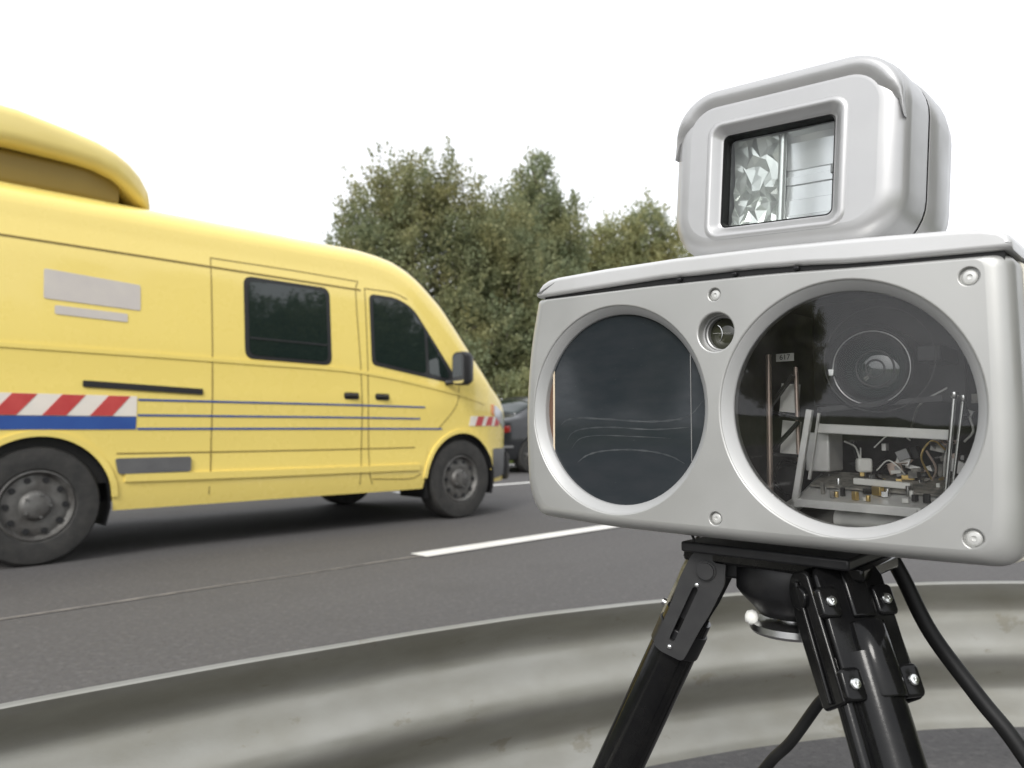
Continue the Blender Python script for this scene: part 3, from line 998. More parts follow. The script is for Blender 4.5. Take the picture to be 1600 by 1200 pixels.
    vs.patch(round_poly([(5.10, .95), (5.15, .93), (5.15, 1.04), (5.10, 1.04)], .012), .006, sd_).build('turn_lamp', ORANGE, hl)
    # dark bumper corner and arch lip
    vs.patch(round_poly([(5.14, .33), (5.53, .37), (5.53, .62), (5.14, .62)], .03), .010, sd_).build('bumper_corner', VGREY, van, bevel=.005)
    for wx in (1.32, 4.70):
        vs.line([(wx + .43 * math.cos(a), .355 + .43 * math.sin(a)) for a in [math.pi * (.02 + .96 * i / 14) for i in range(15)]], .035, .012, sd_).build('arch_lip', YELLOW, van, smooth=60)
    # mirror on its arm
    y0 = sd_ * (vs.W(4.5, 1.3) + .0)
    b = MB()
    b.tube([(4.50, y0, 1.22), (4.54, y0 + sd_ * .06, 1.225), (4.56, y0 + sd_ * .15, 1.26)], .025, 8)
    mr = b.build('mirror', VBLACK, van, smooth=60)
    b = MB()
    b.loft([[(4.50 + dx, y0 + sd_ * (.17 + yy), 1.34 + zz) for yy, zz in rrect(0, 0, .09 * sc, .15 * sc, .045 * sc, 5)] for dx, sc in ((0, .93), (.02, 1), (.07, .98), (.11, .82), (.13, .5))], True, True, True)
    b.build('mirror_shell', VBLACK, mr, smooth=50)
    b = MB()
    b.loft([[(4.497, y0 + sd_ * (.17 + yy), 1.34 + zz) for yy, zz in rrect(0, 0, .075, .13, .035, 5)]], True, True)
    b.build('mirror_glass', CHROME, mr)
# windscreen lies in the upper skin between the pillars
b = MB()
rows = []
for i in range(15):
    x = 4.22 + (5.10 - 4.22) * i / 14
    lim = .90 - .05 * (1 - i / 14)
    rows.append([vs.top(x, lim * (j / 10 - 1)) + Vector((.006, 0, .008)) for j in range(21)])
b.loft(rows, closed=False)
ws = b.build('windscreen', VGLASS, van, smooth=80, solid=.006)
b = MB()
for sg in (-1, 1):
    b.bar((5.09, sg * .55, 1.43), (4.84, sg * .08, 1.80), .02, .02)
b.build('wiper', VBLACK, van, split=True)
b = MB()
b.box((5.605, 0, .80), (.04, .86, .10))
for q in range(5):
    b.box((5.645, 0, .50 + q * .05), (.03, .9, .022))
b.build('grille_bar', VBLACK, van, bevel=.006, split=True)
b = MB()
b.loft([[(5.52 + .12 * k2, y, z) for y, z in rrect(0, .44, .80 - .18 * k2, .14, .06)] for k2 in (0, .5, .8, 1)], True, True, True)
b.build('front_bumper', VGREY, van, smooth=50)
b = MB()
b.box((5.655, 0, .46), (.012, .52, .11))
b.build('number_plate', PLATEM, van, bevel=.004)
# roof fairing with its lamps: a raised yellow cowl over a dark gap
b = MB()
sec = []
for x, zl, zh, hw in ((.35, 2.565, 2.82, .74), (.7, 2.565, 2.83, .78), (1.2, 2.565, 2.80, .80), (1.5, 2.555, 2.755, .79), (1.66, 2.54, 2.725, .78), (1.78, 2.51, 2.69, .76), (1.88, 2.455, 2.645, .73), (1.97, 2.40, 2.59, .68), (2.05, 2.38, 2.52, .60), (2.10, 2.38, 2.45, .50)):
    sec.append([(x, y, z) for y, z in rrect(0, (zl + zh) / 2, hw, (zh - zl) / 2, min(.075, (zh - zl) * .45), 6)])
b.loft(sec, True, True, True)
fa = b.build('roof_fairing', YELLOW2, van, smooth=50)
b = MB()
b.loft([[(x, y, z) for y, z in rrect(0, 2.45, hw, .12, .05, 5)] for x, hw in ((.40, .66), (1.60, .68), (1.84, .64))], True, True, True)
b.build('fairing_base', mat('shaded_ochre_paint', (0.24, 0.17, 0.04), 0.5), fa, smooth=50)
b = MB()
for yy in (-.5, .5):
    b.tube([(1.45, yy, 2.57), (1.46, yy, 2.34)], .04, 10)
b.build('fairing_strut', YELLOW2, fa, smooth=50, split=True)
b = MB()
for x, zl, zh, hw in ((.45, 2.93, 3.05, .40),):
    b.loft([[(x + dx, y, z) for y, z in rrect(0, 2.87, hw * sc, .07 * sc, .05 * sc, 5)] for dx, sc in ((0, .8), (.05, 1), (.75, 1), (.95, .75), (1.0, .5))], True, True, True)
b.build('roof_vent', mat('pale_grey_plastic', (0.42, 0.43, 0.42), 0.5), fa, smooth=50)

# ---- dark car, partly hidden by the housing
car_s, car_D = 11.6, 10.4
car = empty('dark_car', rd(car_s, car_D), (0, 0, ROADROT))
tag(car, 'dark grey car with red tail light driving in front of the van', 'car')
cs = Shell(
    zc=[(-2.15, .92), (-2.05, 1.0), (-1.75, 1.05), (-1.55, 1.08), (-1.2, 1.29), (-.75, 1.43), (-.1, 1.46), (.35, 1.40), (.75, 1.22), (1.10, 1.02), (1.25, .97), (1.8, .88), (2.05, .76), (2.15, .62)],
    ze=[(-2.15, .80), (-2.05, .88), (-1.6, .95), (-1.2, .98), (.9, .95), (1.2, .90), (1.8, .78), (2.05, .66), (2.15, .55)],
    w=[(-2.15, .72), (-2.08, .80), (-1.9, .85), (-1.2, .885), (.9, .885), (1.7, .85), (1.95, .78), (2.08, .70), (2.15, .60)],
    g=[(.18, .95), (.35, .985), (.6, 1.0), (.85, .985), (1.0, .955)],
    zb=[(-2.15, .40), (-1.9, .26), (1.8, .22), (2.15, .32)],
    arches=[(-1.30, .31, .35), (1.32, .31, .35)],
    xs=sorted(set([round(v, 3) for v in list(np.arange(-2.15, 2.16, .1)) + list(np.arange(-1.68, -.92, .035)) + list(np.arange(.94, 1.70, .035)) + [-2.12, 2.12]])), ex=(2.4, 2.4))
b = MB()
cs.body(b)
b.build('body', CARPAINT, car, smooth=50)
b = MB()
b.box((0, 0, .34), (3.9, 1.4, .22))
b.box((-1.3, 0, .5), (.66, 1.66, .26))
b.box((1.32, 0, .5), (.66, 1.66, .26))
b.build('underbody', VBLACK, car, smooth=0, split=True)
for wx in (-1.30, 1.32):
    for sd_ in (-1, 1):
        wheel(car, wx, sd_ * .865, sd_, .31, .20, .20)
for sd_ in (-1, 1):
    for x0, x1 in ((-1.02, -.28), (-.22, .58)):
        b = MB()
        rows = []
        for i in range(9):
            x = x0 + (x1 - x0) * i / 8
            rows.append([cs.top(x, sd_ * yf) + Vector((0, sd_ * .006, .004)) for yf in (.985, .97, .95, .92, .885, .84)])
        b.loft(rows, closed=False)
        b.build('side_window', VGLASS, car, smooth=80, solid=.004)
    tl = cs.patch(round_poly([(-2.10, .72), (-1.84, .74), (-1.84, .85), (-2.06, .85)], .02), .006, sd_, grid=.05).build('tail_light', TAIL, car)
    b = MB()
    b.box((-2.152, sd_ * .58, .765), (.03, .24, .12))
    b.build('lens', TAIL, tl, bevel=.01)
    hl = cs.patch(round_poly([(1.78, .60), (2.06, .56), (2.04, .64), (1.80, .72)], .02), .006, sd_, grid=.05).build('headlight', HEADL, car)
    cs.patch(round_poly([(-2.12, .46), (-1.78, .46), (-1.78, .50), (-2.12, .50)], .006), .012, sd_, grid=.05).build('bumper_strip', STEELD, car)
    cs.line([(-.92, .60), (0, .60), (.85, .58)], .05, .010, sd_).build('door_moulding', VBLACK, car)
    for xx in (-.25, .75):
        cs.line([(xx, .30), (xx, .60), (xx - .02, .94)], .008, .001, sd_).build('panel_gap', VBLACK, car)
    b = MB()
    b.loft([[(.62 + dx, sd_ * (.93 + yy), .98 + zz) for yy, zz in rrect(0, 0, .085 * sc, .06 * sc, .03 * sc, 5)] for dx, sc in ((0, .9), (.03, 1), (.09, .7))], True, True, True)
    b.build('mirror', CARPAINT, car, smooth=50)
b = MB()
rows = [[cs.top(-1.52 + .50 * i / 8, yf) + Vector((-.004, 0, .006)) for yf in np.linspace(-.80, .80, 13)] for i in range(9)]
b.loft(rows, closed=False)
b.build('rear_window', VGLASS, car, smooth=80, solid=.004)
b = MB()
rows = [[cs.top(.42 + .62 * i / 8, yf) + Vector((.004, 0, .006)) for yf in np.linspace(-.82, .82, 13)] for i in range(9)]
b.loft(rows, closed=False)
b.build('windscreen', VGLASS, car, smooth=80, solid=.004)
b = MB()
b.loft([[(-2.13 - dx, y, z) for y, z in rrect(0, .46, .70 * sc, .13 * sc, .05, 5)] for dx, sc in ((0, 1.0), (.05, .98), (.075, .9))], True, True, True)
b.build('rear_bumper', VGREY, car, smooth=50)
b = MB()
b.box((-2.165, 0, .70), (.012, .52, .11))
b.build('number_plate', PLATEM, car)

# ------------------------------------------------------------------ speed camera: shared frame of the device, millimetres
YAW = R(-42.5)
OX, OY, OZ = 0.125, 0.50014, 0.83165
def dev(x, e, z):
    """device millimetres -> world: x across the front, e backwards, z up"""
    c, s_ = math.cos(YAW), math.sin(YAW)
    x, e, z = x / 1000, e / 1000, z / 1000
    return Vector((OX + c * x - s_ * e, OY + s_ * x + c * e, OZ + z))
def dev_root(name, x, e, z, roll=0.0):
    o = empty(name, dev(x, e, z), (0, roll, YAW))
    o['off'] = (x / 1000, e / 1000, z / 1000)
    return o
def D_():
    return MB(.001)

box = dev_root('speed_camera', 10, 130, -88)
tag(box, 'light grey speed camera housing with two round windows on the tripod', 'speed camera')

# outline of the front panel (x, z); its top edge runs a little downhill to the right
front_out = round_poly([(-147, 89), (-156, 50), (-160.5, 0), (-158, -58), (-148, -80), (-76, -83.5), (20, -84), (120, -84), (170, -83), (173, -60), (174, 0), (172.5, 77.5), (110, 80.5), (45, 84.5), (-45, 87.5)],
                       [4, 30, 40, 14, 10, 20, 20, 20, 16, 12, 40, 6, 20, 20, 20], 6)
CX, CZ = 10, 2
def inset(P, d, hw=162, hh=86):
    # the edge is rounded widely at the sides, less below, tightly under the lid
    return [(CX + (x - CX) * (1 - d / hw), CZ + (z - CZ) * (1 - d * (.72 if z < CZ else .22) / hh)) for x, z in P]
BR = 12.0
b = D_()
rings = []
for k in range(9):
    a = math.pi / 2 * k / 8
    rings.append([(x, BR * (1 - math.sin(a)), z) for x, z in inset(front_out, BR * (1 - math.cos(a)))])
full = [[(x, 30, z) for x, z in front_out], [(x, 18, z) for x, z in front_out]] + rings
b.loft(full, True)
face = inset(front_out, BR)
face2 = inset(front_out, BR + .8)
b.loft([[(x, 0, z) for x, z in face], [(x, 0, z) for x, z in face2]], True)
SCREWM = mat('zinc_screw', (0.62, 0.62, 0.60), 0.35, 0.4)
BIG = [(-72.0, 1.5, 74.0), (85.5, -.5, 74.0)]
SCREWS = [(8.5, 74.5, 4.3), (153.5, 67.0, 5.0), (151.5, -68.6, 5.0), (7, -69.8, 4.3)]
VIEW = (9, 50, 12.6)
holes = [circle(c[0], c[1], c[2] + 1.2, 96) for c in BIG] + [circle(*VIEW[:2], VIEW[2] + 1, 48)] + [circle(s[0], s[1], s[2] + .5, 24) for s in SCREWS]
V, F = tri_region(face2, holes)
b.add([(x, 0, z) for x, z in V], F)
AX = (0, 1, 0)
for c in BIG:
    b.lathe([(c[2] + 1.2, 0), (c[2] + .6, .12), (c[2] + .15, .5), (c[2], 1.1)], (c[0], 0, c[1]), AX, 96)
b.lathe([(VIEW[2] + 1, 0), (VIEW[2] + .4, .15), (VIEW[2] + .05, .6), (VIEW[2], 1.2), (VIEW[2], 7)], (VIEW[0], 0, VIEW[1]), AX, 48)
for s in SCREWS:
    b.lathe([(s[2] + .5, 0), (s[2] + .1, .2), (s[2], .7), (s[2] * .97, 3.0), (.1, 3.0)], (s[0], 0, s[1]), AX, 24)
panel = b.build('front_panel', SILVER, box, smooth=40)
for s in SCREWS:
    b = D_()
    b.lathe([(s[2] * .80, 2.95), (s[2] * .78, 1.9), (s[2] * .62, 1.3), (s[2] * .28, 1.1), (s[2] * .22, 1.8), (.05, 1.9)], (s[0], 0, s[1]), AX, 18)
    b.build('screw', SCREWM, panel, smooth=30)
for c in BIG:                              # conical bezels leading in to the panes
    b = D_()
    b.lathe([(c[2] + .05, 1.0), (c[2] - .5, 1.3), (c[2] - 4.9, 7.0), (c[2] - 5.3, 7.5), (c[2] - 5.4, 8.2), (c[2] - 5.4, 13.5)], (c[0], 0, c[1]), AX, 96)
    b.build('window_bezel', BEZEL, box, smooth=40)

# cover lid on top, the dark slit below it, rear body and cream seal
def lid_ring(e, grow, dz):
    low = [(-143.5 - grow * .3, 89.8), (-70, 90.2), (-30, 90.4), (-5, 89.3), (35, 88.0), (70, 85.5), (90, 83.3), (120, 81.3), (173 + grow * .3, 78.6)]
    top = [(173 + grow * .3, 83), (171.5 + grow * .3, 86.5 + dz * .6), (167.5, 89.4 + dz), (160, 91.6 + dz), (150, 93.0 + dz), (100, 97 + dz), (45, 100.6 + dz), (-20, 103.2 + dz), (-80, 104 + dz), (-124, 103.6 + dz), (-132, 102.6 + dz), (-138, 100.2 + dz * .8), (-141.6, 96.8 + dz * .4), (-143, 93)]
    return [(x, e, z) for x, z in low + top]
b = D_()
def shrink(ring, d):
    cx, cz = 16, 91
    out = []
    N_ = len(ring)
    for i, p in enumerate(ring):
        a, c = Vector((ring[i - 1][0], ring[i - 1][2])), Vector((ring[(i + 1) % N_][0], ring[(i + 1) % N_][2]))
        t_ = (c - a).normalized()
        out.append((p[0] - t_.y * d, p[1], p[2] + t_.x * d))
    return out
R0 = lid_ring(0, 0, 0)
fr = [[(x, e, z) for x, _, z in shrink(R0, d)] for d, e in ((3.4, .3), (2.6, .3), (1.6, .7), (.8, 1.5), (.25, 2.8), (0, 5))]
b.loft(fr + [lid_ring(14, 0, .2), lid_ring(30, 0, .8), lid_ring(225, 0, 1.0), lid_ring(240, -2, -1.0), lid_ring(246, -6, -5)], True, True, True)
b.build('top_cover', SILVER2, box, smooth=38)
b = D_()
b.loft([[(-138, e, 85), (45, e, 81), (169, e, 74), (169, e, 81), (45, e, 89.5), (-138, e, 93)] for e in (4.0, 30)], True, True, True)
seal = b.build('seam_seal', RUBBER, box, smooth=0)
for x in (-18, 22, 62):
    b = D_()
    zc_ = 88.2 - (x + 18) * .045
    b.box((x, 2.4, zc_), (3.2, 3.4, 2.0))
    b.build('clip', BLACKMT, seal, bevel=.0006)
b = D_()
r0 = [(x, 30.3, z) for x, z in inset(front_out, -1.0)]
r1 = [(x, 33.0, z) for x, z in inset(front_out, -1.4)]
r2 = [(x, 35.5, z) for x, z in inset(front_out, -.6)]
b.loft([[(x, 30.3, z) for x, z in inset(front_out, 2)], r0, r1, r2, [(x, 35.5, z) for x, z in inset(front_out, 3)]], True)
b.build('cream_seal', CREAM, box, smooth=50)
b = D_()
ro = inset(front_out, .6)
ro = [(x, min(z, 83)) for x, z in ro]
b.loft([[(x, 36, z) for x, z in ro], [(x, 60, z) for x, z in ro], [(x, 225, z) for x, z in inset(ro, 2)], [(x, 238, z) for x, z in inset(ro, 6)], [(x, 244, z) for x, z in inset(ro, 14)]], True, False, True)
b.build('rear_housing', SILVER, box, smooth=50)
b = D_()                                    # black chamber walls inside
ci = inset(front_out, 9)
ci = [(x, min(z, 78)) for x, z in ci]
b.loft([[(x, 13, z) for x, z in ci], [(x, 190, z) for x, z in ci]], True, False, True)
b.build('inner_chamber', DARKIN, box, smooth=30)
b = D_()
b.box((8.5, 105, 0), (1.5, 165, 152))
b.build('chamber_divider', DARKIN, box, smooth=30)

# left window: dark filter plate, slightly dished, with a pale edge strip
lc = BIG[0]
xl = lc[0] - 61.0
b = D_()
rows = []
NX, NZ = 44, 44
for i in range(NX + 1):
    row = []
    x = xl + (lc[0] + 70 - xl) * i / NX
    for j in range(NZ + 1):
        z = lc[1] - 70 + 140 * j / NZ
        u, w_ = (x - lc[0]) / 68, (z - lc[1]) / 68
        e = 9.0 + .55 * (u * u + w_ * w_) + .16 * math.sin(w_ * 4.5 + .9 * u * u) + .05 * math.sin(u * 5 + 1)
        row.append((x, e, z))
    rows.append(row)
b.loft(rows, closed=False)
b.build('filter_plate', FILTER, box, smooth=180)
REFLINE = mat('painted_reflection', (0.065, 0.071, 0.074), 0.35, col2=(0.028, 0.033, 0.037), nscale=60, nfac=(0.35, 0.6))  # pale ribbons painted on the filter plate as bent road-line reflections
def plate_e(x, z):
    u, w_ = (x - lc[0]) / 68, (z - lc[1]) / 68
    return 9.0 + .55 * (u * u + w_ * w_) + .16 * math.sin(w_ * 4.5 + .9 * u * u) + .05 * math.sin(u * 5 + 1)
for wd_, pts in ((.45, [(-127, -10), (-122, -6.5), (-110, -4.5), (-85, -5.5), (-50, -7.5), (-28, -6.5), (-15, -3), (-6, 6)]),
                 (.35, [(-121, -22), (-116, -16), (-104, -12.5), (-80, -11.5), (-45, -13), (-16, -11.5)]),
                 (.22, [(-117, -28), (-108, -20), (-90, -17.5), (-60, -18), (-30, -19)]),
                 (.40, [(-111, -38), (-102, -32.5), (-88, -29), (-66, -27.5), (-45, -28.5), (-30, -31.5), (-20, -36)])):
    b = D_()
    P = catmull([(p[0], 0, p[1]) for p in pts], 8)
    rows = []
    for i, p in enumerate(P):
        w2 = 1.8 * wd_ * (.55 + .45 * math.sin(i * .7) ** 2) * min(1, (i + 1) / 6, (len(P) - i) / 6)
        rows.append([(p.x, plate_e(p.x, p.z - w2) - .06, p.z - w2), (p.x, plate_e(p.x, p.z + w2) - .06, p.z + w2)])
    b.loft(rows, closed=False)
    b.build('reflection_line', REFLINE, box, smooth=180)
b = D_()
b.box((xl - 1.0, 10.2, lc[1]), (1.7, 1.2, 84))
b.build('edge_strip', BEIGE, box)
b = D_()
b.box((xl - 5.5, 12.4, lc[1]), (7.5, 1.2, 94))
b.build('edge_strip', BROWN, box)
b = D_()
b.box((-14.5, 9.2, lc[1] + 1), (.5, .5, 74))
b.build('edge_line', STEELD, box)

# right window: clear pane, camera lens and the metal frame behind it
rc = BIG[1]
b = D_()
b.lathe([(rc[2] - 5.35, 8.9), (rc[2] * .6, 8.7), (rc[2] * .3, 8.62), (.05, 8.6)], (rc[0], 0, rc[1]), AX, 96)
b.build('clear_pane', PANE2, box, smooth=180)
ins = 0
lens_c = (84, 0, 26.5)
b = D_()
b.lathe([(26.5, 54), (27.8, 55), (27.8, 61), (26.5, 62), (26.5, 120), (25, 122)], lens_c, AX, 64)
b.lathe([(26.5, 54), (25.6, 55.5), (24.5, 64)], lens_c, AX, 64)
lens = b.build('camera_lens', BLACKMT, box, smooth=40)
b = D_()
b.lathe([(24.5, 64), (23.8, 62.2), (21.4, 62.6), (20.4, 66), (18.2, 71)], lens_c, AX, 64)
b.build('lens_ring', BLACKGL, lens, smooth=40)
b = D_()
b.lathe([(18.6, 70), (14.5, 67.4), (7.5, 65.4), (.05, 64.6)], lens_c, AX, 64)
b.build('front_element', LENSGL, lens, smooth=180)
b = D_()
b.lathe([(12.2, 66.2), (11.5, 65.7), (10.9, 66.2)], (lens_c[0] + 1.5, 0, lens_c[2] - .5), AX, 64)
b.build('inner_ring', GREYPL, lens, smooth=180)
b = D_()
b.lathe([(6.2, 64.6), (5.6, 64.2), (5.0, 64.6)], (lens_c[0] + 2, 0, lens_c[2] - .5), AX, 48)
b.build('inner_ring', GREYPL, lens, smooth=180)
b = D_()
b.lathe([(33, 50), (32.5, 49.7), (32.1, 50.2)], (lens_c[0] + 8, 0, lens_c[2] + 4), AX, 72)
b.build('hood_rim', GREYPL, lens, smooth=180)
b = D_()
b.lathe([(24.0, 62.3), (23.5, 61.9), (23.1, 62.3)], lens_c, AX, 64)
b.build('chrome_ring', STEEL, lens, smooth=180)
b = D_()
b.box((62.5, 55, 24), (4, 5, 5))
b.build('lens_release', CHROME_R, lens, bevel=.0006)
b = D_()
b.box((83, 96, 40), (96, 4, 72))
b.box((120, 74, 33), (14, 40, 10))
b.build('lens_bracket', BLACKMT, box, bevel=.001, split=True)
b = D_()                                    # tray frame
b.bar((51.5, 45, 0), (40.5, 45, -60), 4.2, 4, up=(0, 1, 0))
b.build('tray_upright', ALU, box, bevel=.0006)
b = D_()
b.bar((52.5, 58, -2), (45, 58, -46), 1.6, 2, up=(0, 1, 0))
b.build('tray_upright', ALU, box)
for (xa, za, xb, zb_, rr_) in ((134.2, 8, 128.0, -50, 1.5), (138.8, 6, 131.2, -50, 1.1)):
    b = D_()
    b.cyl((xa, 49, za), (xb, 49, zb_), rr_, n=12)
    b.lathe([(rr_ * 1.5, 0), (rr_ * 1.7, 1), (rr_ * 1.5, 3), (rr_, 4)], (xa, 49, za + 1), (0, 0, -1), 10, (True, False))
    b.build('tray_rod', CHROME_R, box, smooth=40)
b = D_()
b.bar((49.5, 60, -12), (130, 60, -16.2), 3, 6.2)
b.build('cross_bar', ALU, box, bevel=.0006)
b = D_()
b.bar((52, 57, 0), (126, 57, 6), 2, 3.2)
b.build('cross_bar', GREYPL, box)
b = D_()
b.add([(41, 43, -58), (116, 43, -59), (128, 96, -46), (38, 96, -44), (41, 43, -63), (116, 43, -64.5), (128, 96, -48), (38, 96, -46)],
      [(0, 1, 2, 3), (4, 7, 6, 5), (0, 4, 5, 1), (1, 5, 6, 2), (2, 6, 7, 3), (3, 7, 4, 0)])
tray = b.build('tray', ALU, box, smooth=0, bevel=.0005)
b = D_()
b.bar((41, 42.4, -60.5), (114, 42.4, -62), 1.2, 4.6)
b.build('tray_lip', ALU, tray)
b = D_()
b.add([(44, 62, -49.5), (124, 62, -52), (126, 92, -43.5), (44, 92, -42), (44, 62, -50.8), (124, 62, -53.3), (126, 92, -45), (44, 92, -43.5)],
      [(0, 1, 2, 3), (4, 7, 6, 5), (0, 4, 5, 1), (1, 5, 6, 2), (2, 6, 7, 3), (3, 7, 4, 0)])
b.build('circuit_board', PCB, tray, smooth=0)
g = random.Random(4)
for i in range(40):
    x, e = g.uniform(48, 120), g.uniform(46, 90)
    zt = -58 + (e - 43) * .24
    b = D_()
    sx, se, sz = g.uniform(2, 8), g.uniform(1.5, 5), g.uniform(1.5, 6)
    if i % 5 == 0:
        b.cyl((x, e, zt), (x, e, zt + sz + 2), 1.4, n=10)
    else:
        b.box((x, e, zt + sz / 2), (sx, se, sz), Matrix.Rotation(g.uniform(0, 3), 3, 'Z'))
    b.build('component', (BRASS, WHITE, BLACKMT, STEEL, PCB, CHROME_R, BRASS)[i % 7], tray, bevel=.0003)
b = D_()
b.box((88, 66, -47), (34, 5, 4.2), Matrix.Rotation(.05, 3, 'Y'))
b.build('white_block', WHITE, tray, bevel=.0006)
b = D_()
b.box((47, 80, -28), (16, 26, 26))
b.build('grey_block', ALU, box, bevel=.001)
for q, (mm, pts) in enumerate([(BRASS, [(112, 84, -44), (108, 78, -30), (114, 80, -20), (121, 84, -26)]), (WHITE, [(120, 80, -42), (122, 76, -30), (124, 80, -18)]),
                               (COPPER, [(116, 70, -44), (119, 66, -36), (113, 70, -26)]), (WHITE, [(136, 60, -20), (141, 58, -14), (139, 62, -6)]), (STEEL, [(104, 70, -16), (112, 62, 2), (128, 60, 12)])]):
    b = D_()
    b.tube(catmull(pts, 6), .7, 6)
    b.build('wire', mm, box)
g = random.Random(9)
for i in range(34):                          # relays, plugs and blocks on the rear wall of the chamber
    b = D_()
    x, z = g.uniform(58, 140), g.uniform(-42, -18)
    if i % 6 == 5:
        x, z = g.uniform(130, 146), g.uniform(-20, 30)
    b.box((x, 90 + g.uniform(-8, 6), z), (g.uniform(2, 9), g.uniform(3, 8), g.uniform(2, 8)), Matrix.Rotation(g.uniform(-.4, .4), 3, 'Y'))
    b.build('component', (ALU, BLACKMT, PCB, WHITE, STEELD, BLACKMT, COPPER, PCB)[i % 8], box, bevel=.0003)
for i in range(12):
    b = D_()
    x, z = g.uniform(56, 132), g.uniform(-44, -20)
    P_ = [(x, 82, z)]
    for q in range(3):
        P_.append((P_[-1][0] + g.uniform(-9, 9), 78 + g.uniform(-8, 8), max(-46, min(-16, P_[-1][2] + g.uniform(-10, 10)))))
    b.tube(catmull(P_, 5), g.uniform(.4, .8), 6)
    b.build('wire', (WHITE, COPPER, BLACKGL, STEEL)[i % 4], box)
b = D_()
b.cyl((62, 58, -70), (108, 58, -71), 5.5, n=20)
b.build('white_tube', WHITE, box, smooth=40)
b = D_()
b.box((76, 70, -36), (9, 9, 9), Matrix.Rotation(.5, 3, 'Z'))
b.build('clear_block', WHITE, box, bevel=.0015)
# lattice on the left of that window
b = D_()
b.cyl((17.6, 60, 39), (17, 60, -62), 2.0, n=14)
b.build('lattice_rod', COPPER, box)
b = D_()
b.cyl((32.6, 70, 30), (33.6, 70, -50), 1.5, n=14)
b.build('lattice_rod', COPPER, box)
for (a, c) in (((33, 24), (14, 0)), ((16, 0), (37, -6)), ((36, -8), (17, -28)), ((18, -30), (37, -31))):
    b = D_()
    b.bar((a[0], 64, a[1]), (c[0], 64, c[1]), 2, 4.2, up=(0, 1, 0))
    b.build('lattice_brace', BLACKMT, box)
for (x, z, w_, h_) in ((25.5, 9, 13, 20), (25.5, -19, 13, 24)):
    b = D_()
    b.box((x, 76, z), (w_, 1.5, h_), Matrix.Rotation(.1, 3, 'Y'))
    b.build('pale_plate', WHITE, box)
b = D_()
b.tube(catmull([(44, 50, -36), (30, 50, -34), (25, 50, -46), (33, 50, -57), (46, 50, -58)], 6), 1.0, 8)
b.build('loop_cable', BLACKGL, box)
b = D_()
b.tube(catmull([(36, 62, -62), (26, 60, -70), (34, 62, -75)], 5), 4.5, 10)
b.build('white_tube', WHITE, box)
b = D_()
b.lathe([(11, 60), (9, 57), (.1, 57)], (30, 0, -47), AX, 28)
b.build('round_motor', BLACKMT, box, smooth=40)
# little printed tag on the lattice
b = D_()
b.box((29.5, 59.5, 36.3), (12.4, .8, 5.4))
lab = b.build('printed_tag', WHITE, box)
fc = bpy.data.curves.new('tag_text', 'FONT')
fc.body = '617'
fc.size = .0050
fc.extrude = .00005
fc.align_x, fc.align_y = 'CENTER', 'CENTER'
fc.materials.append(RUBBER)
ft = bpy.data.objects.new('tag_text', fc)
COL.objects.link(ft)
dg = bpy.context.evaluated_depsgraph_get()
me = bpy.data.meshes.new_from_object(ft.evaluated_get(dg))
bpy.data.objects.remove(ft)
ft = bpy.data.objects.new('tag_text', me)
COL.objects.link(ft)
ft.parent = lab
ft.location = (.0295 - box['off'][0], .0590 - box['off'][1], .0363 - box['off'][2])
ft.rotation_euler = (math.pi / 2, 0, 0)

# small viewing lens between the windows
b = D_()
b.lathe([(12.6, 7), (11.6, 7.2), (11.2, 9), (10.4, 9.4), (10.2, 15)], (VIEW[0], 0, VIEW[1]), AX, 40)
vl = b.build('viewing_lens', STEELD, box, smooth=40)
b = D_()
b.lathe([(10.3, 13), (7, 11.2), (3, 10.3), (.05, 10.1)], (VIEW[0], 0, VIEW[1]), AX, 40)
b.build('lens_glass', LENSGL2, vl, smooth=180)
b = D_()
b.tube([(VIEW[0] - 5 + 2.2 * math.cos(a) * 2.2, 9.6, VIEW[1] + 6 * math.sin(a)) for a in np.linspace(-1.2, 1.2, 9)], .25, 6)
b.tube([(VIEW[0] - 7, 9.8, VIEW[1] + .6), (VIEW[0] + 6, 9.6, VIEW[1] - .2)], .22, 6)
b.build('reticle', CHROME_R, vl, split=True)

# ------------------------------------------------------------------ flash unit on top
fl = dev_root('flash_unit', 47, 20, 99.5, R(3.5))
tag(fl, 'light grey flash head with rectangular glass window standing on the speed camera', 'flash')
fl['off'] = (0, 0, 0)
FW, FH, FCX = 77, 118.0, -8.0
def frr(d, r=33, top=0):
    return rrect(FCX, FH / 2 + top, FW - d, FH / 2 - d, max(4, r - d), 9)
b = D_()
rings = []
FB = 15
for k in range(9):
    a = math.pi / 2 * k / 8
    rings.append([(x, FB * .85 * (1 - math.sin(a)), z) for x, z in frr(FB * (1 - math.cos(a)))])
rings = [[(x, 44, z) for x, z in frr(.6)], [(x, 43, z) for x, z in frr(-.8)], [(x, 26, z) for x, z in frr(-.4)]] + rings
b.loft(rings, True)
f2 = frr(FB + .6)
b.loft([[(x, 0, z) for x, z in frr(FB)], [(x, 0, z) for x, z in f2]], True)
WCX, WCZ, WHW, WHH = -10.3, 53.5, 37.5, 31.5
hole = rrect(WCX, WCZ, WHW + 9.5, WHH + 9.5 * .96, 10, 6)
V, F = tri_region(f2, [hole])
b.add([(x, 0, z) for x, z in V], F)
def wr(d, e, r):
    return [(x, e, z) for x, z in rrect(WCX, WCZ, WHW + d, WHH + d * .96, r, 6)]
b.loft([wr(9.5, 0, 10), wr(8.8, -.6, 9.5), wr(7.6, -1.1, 8.6), wr(6.3, -1.1, 7.8), wr(5.2, -.4, 7), wr(2.0, 3.6, 5.2), wr(.9, 4.6, 4.6), wr(.2, 5.0, 4.2), wr(0, 6.0, 4)], True)
shell = b.build('front_shell', SILVER3, fl, smooth=40)
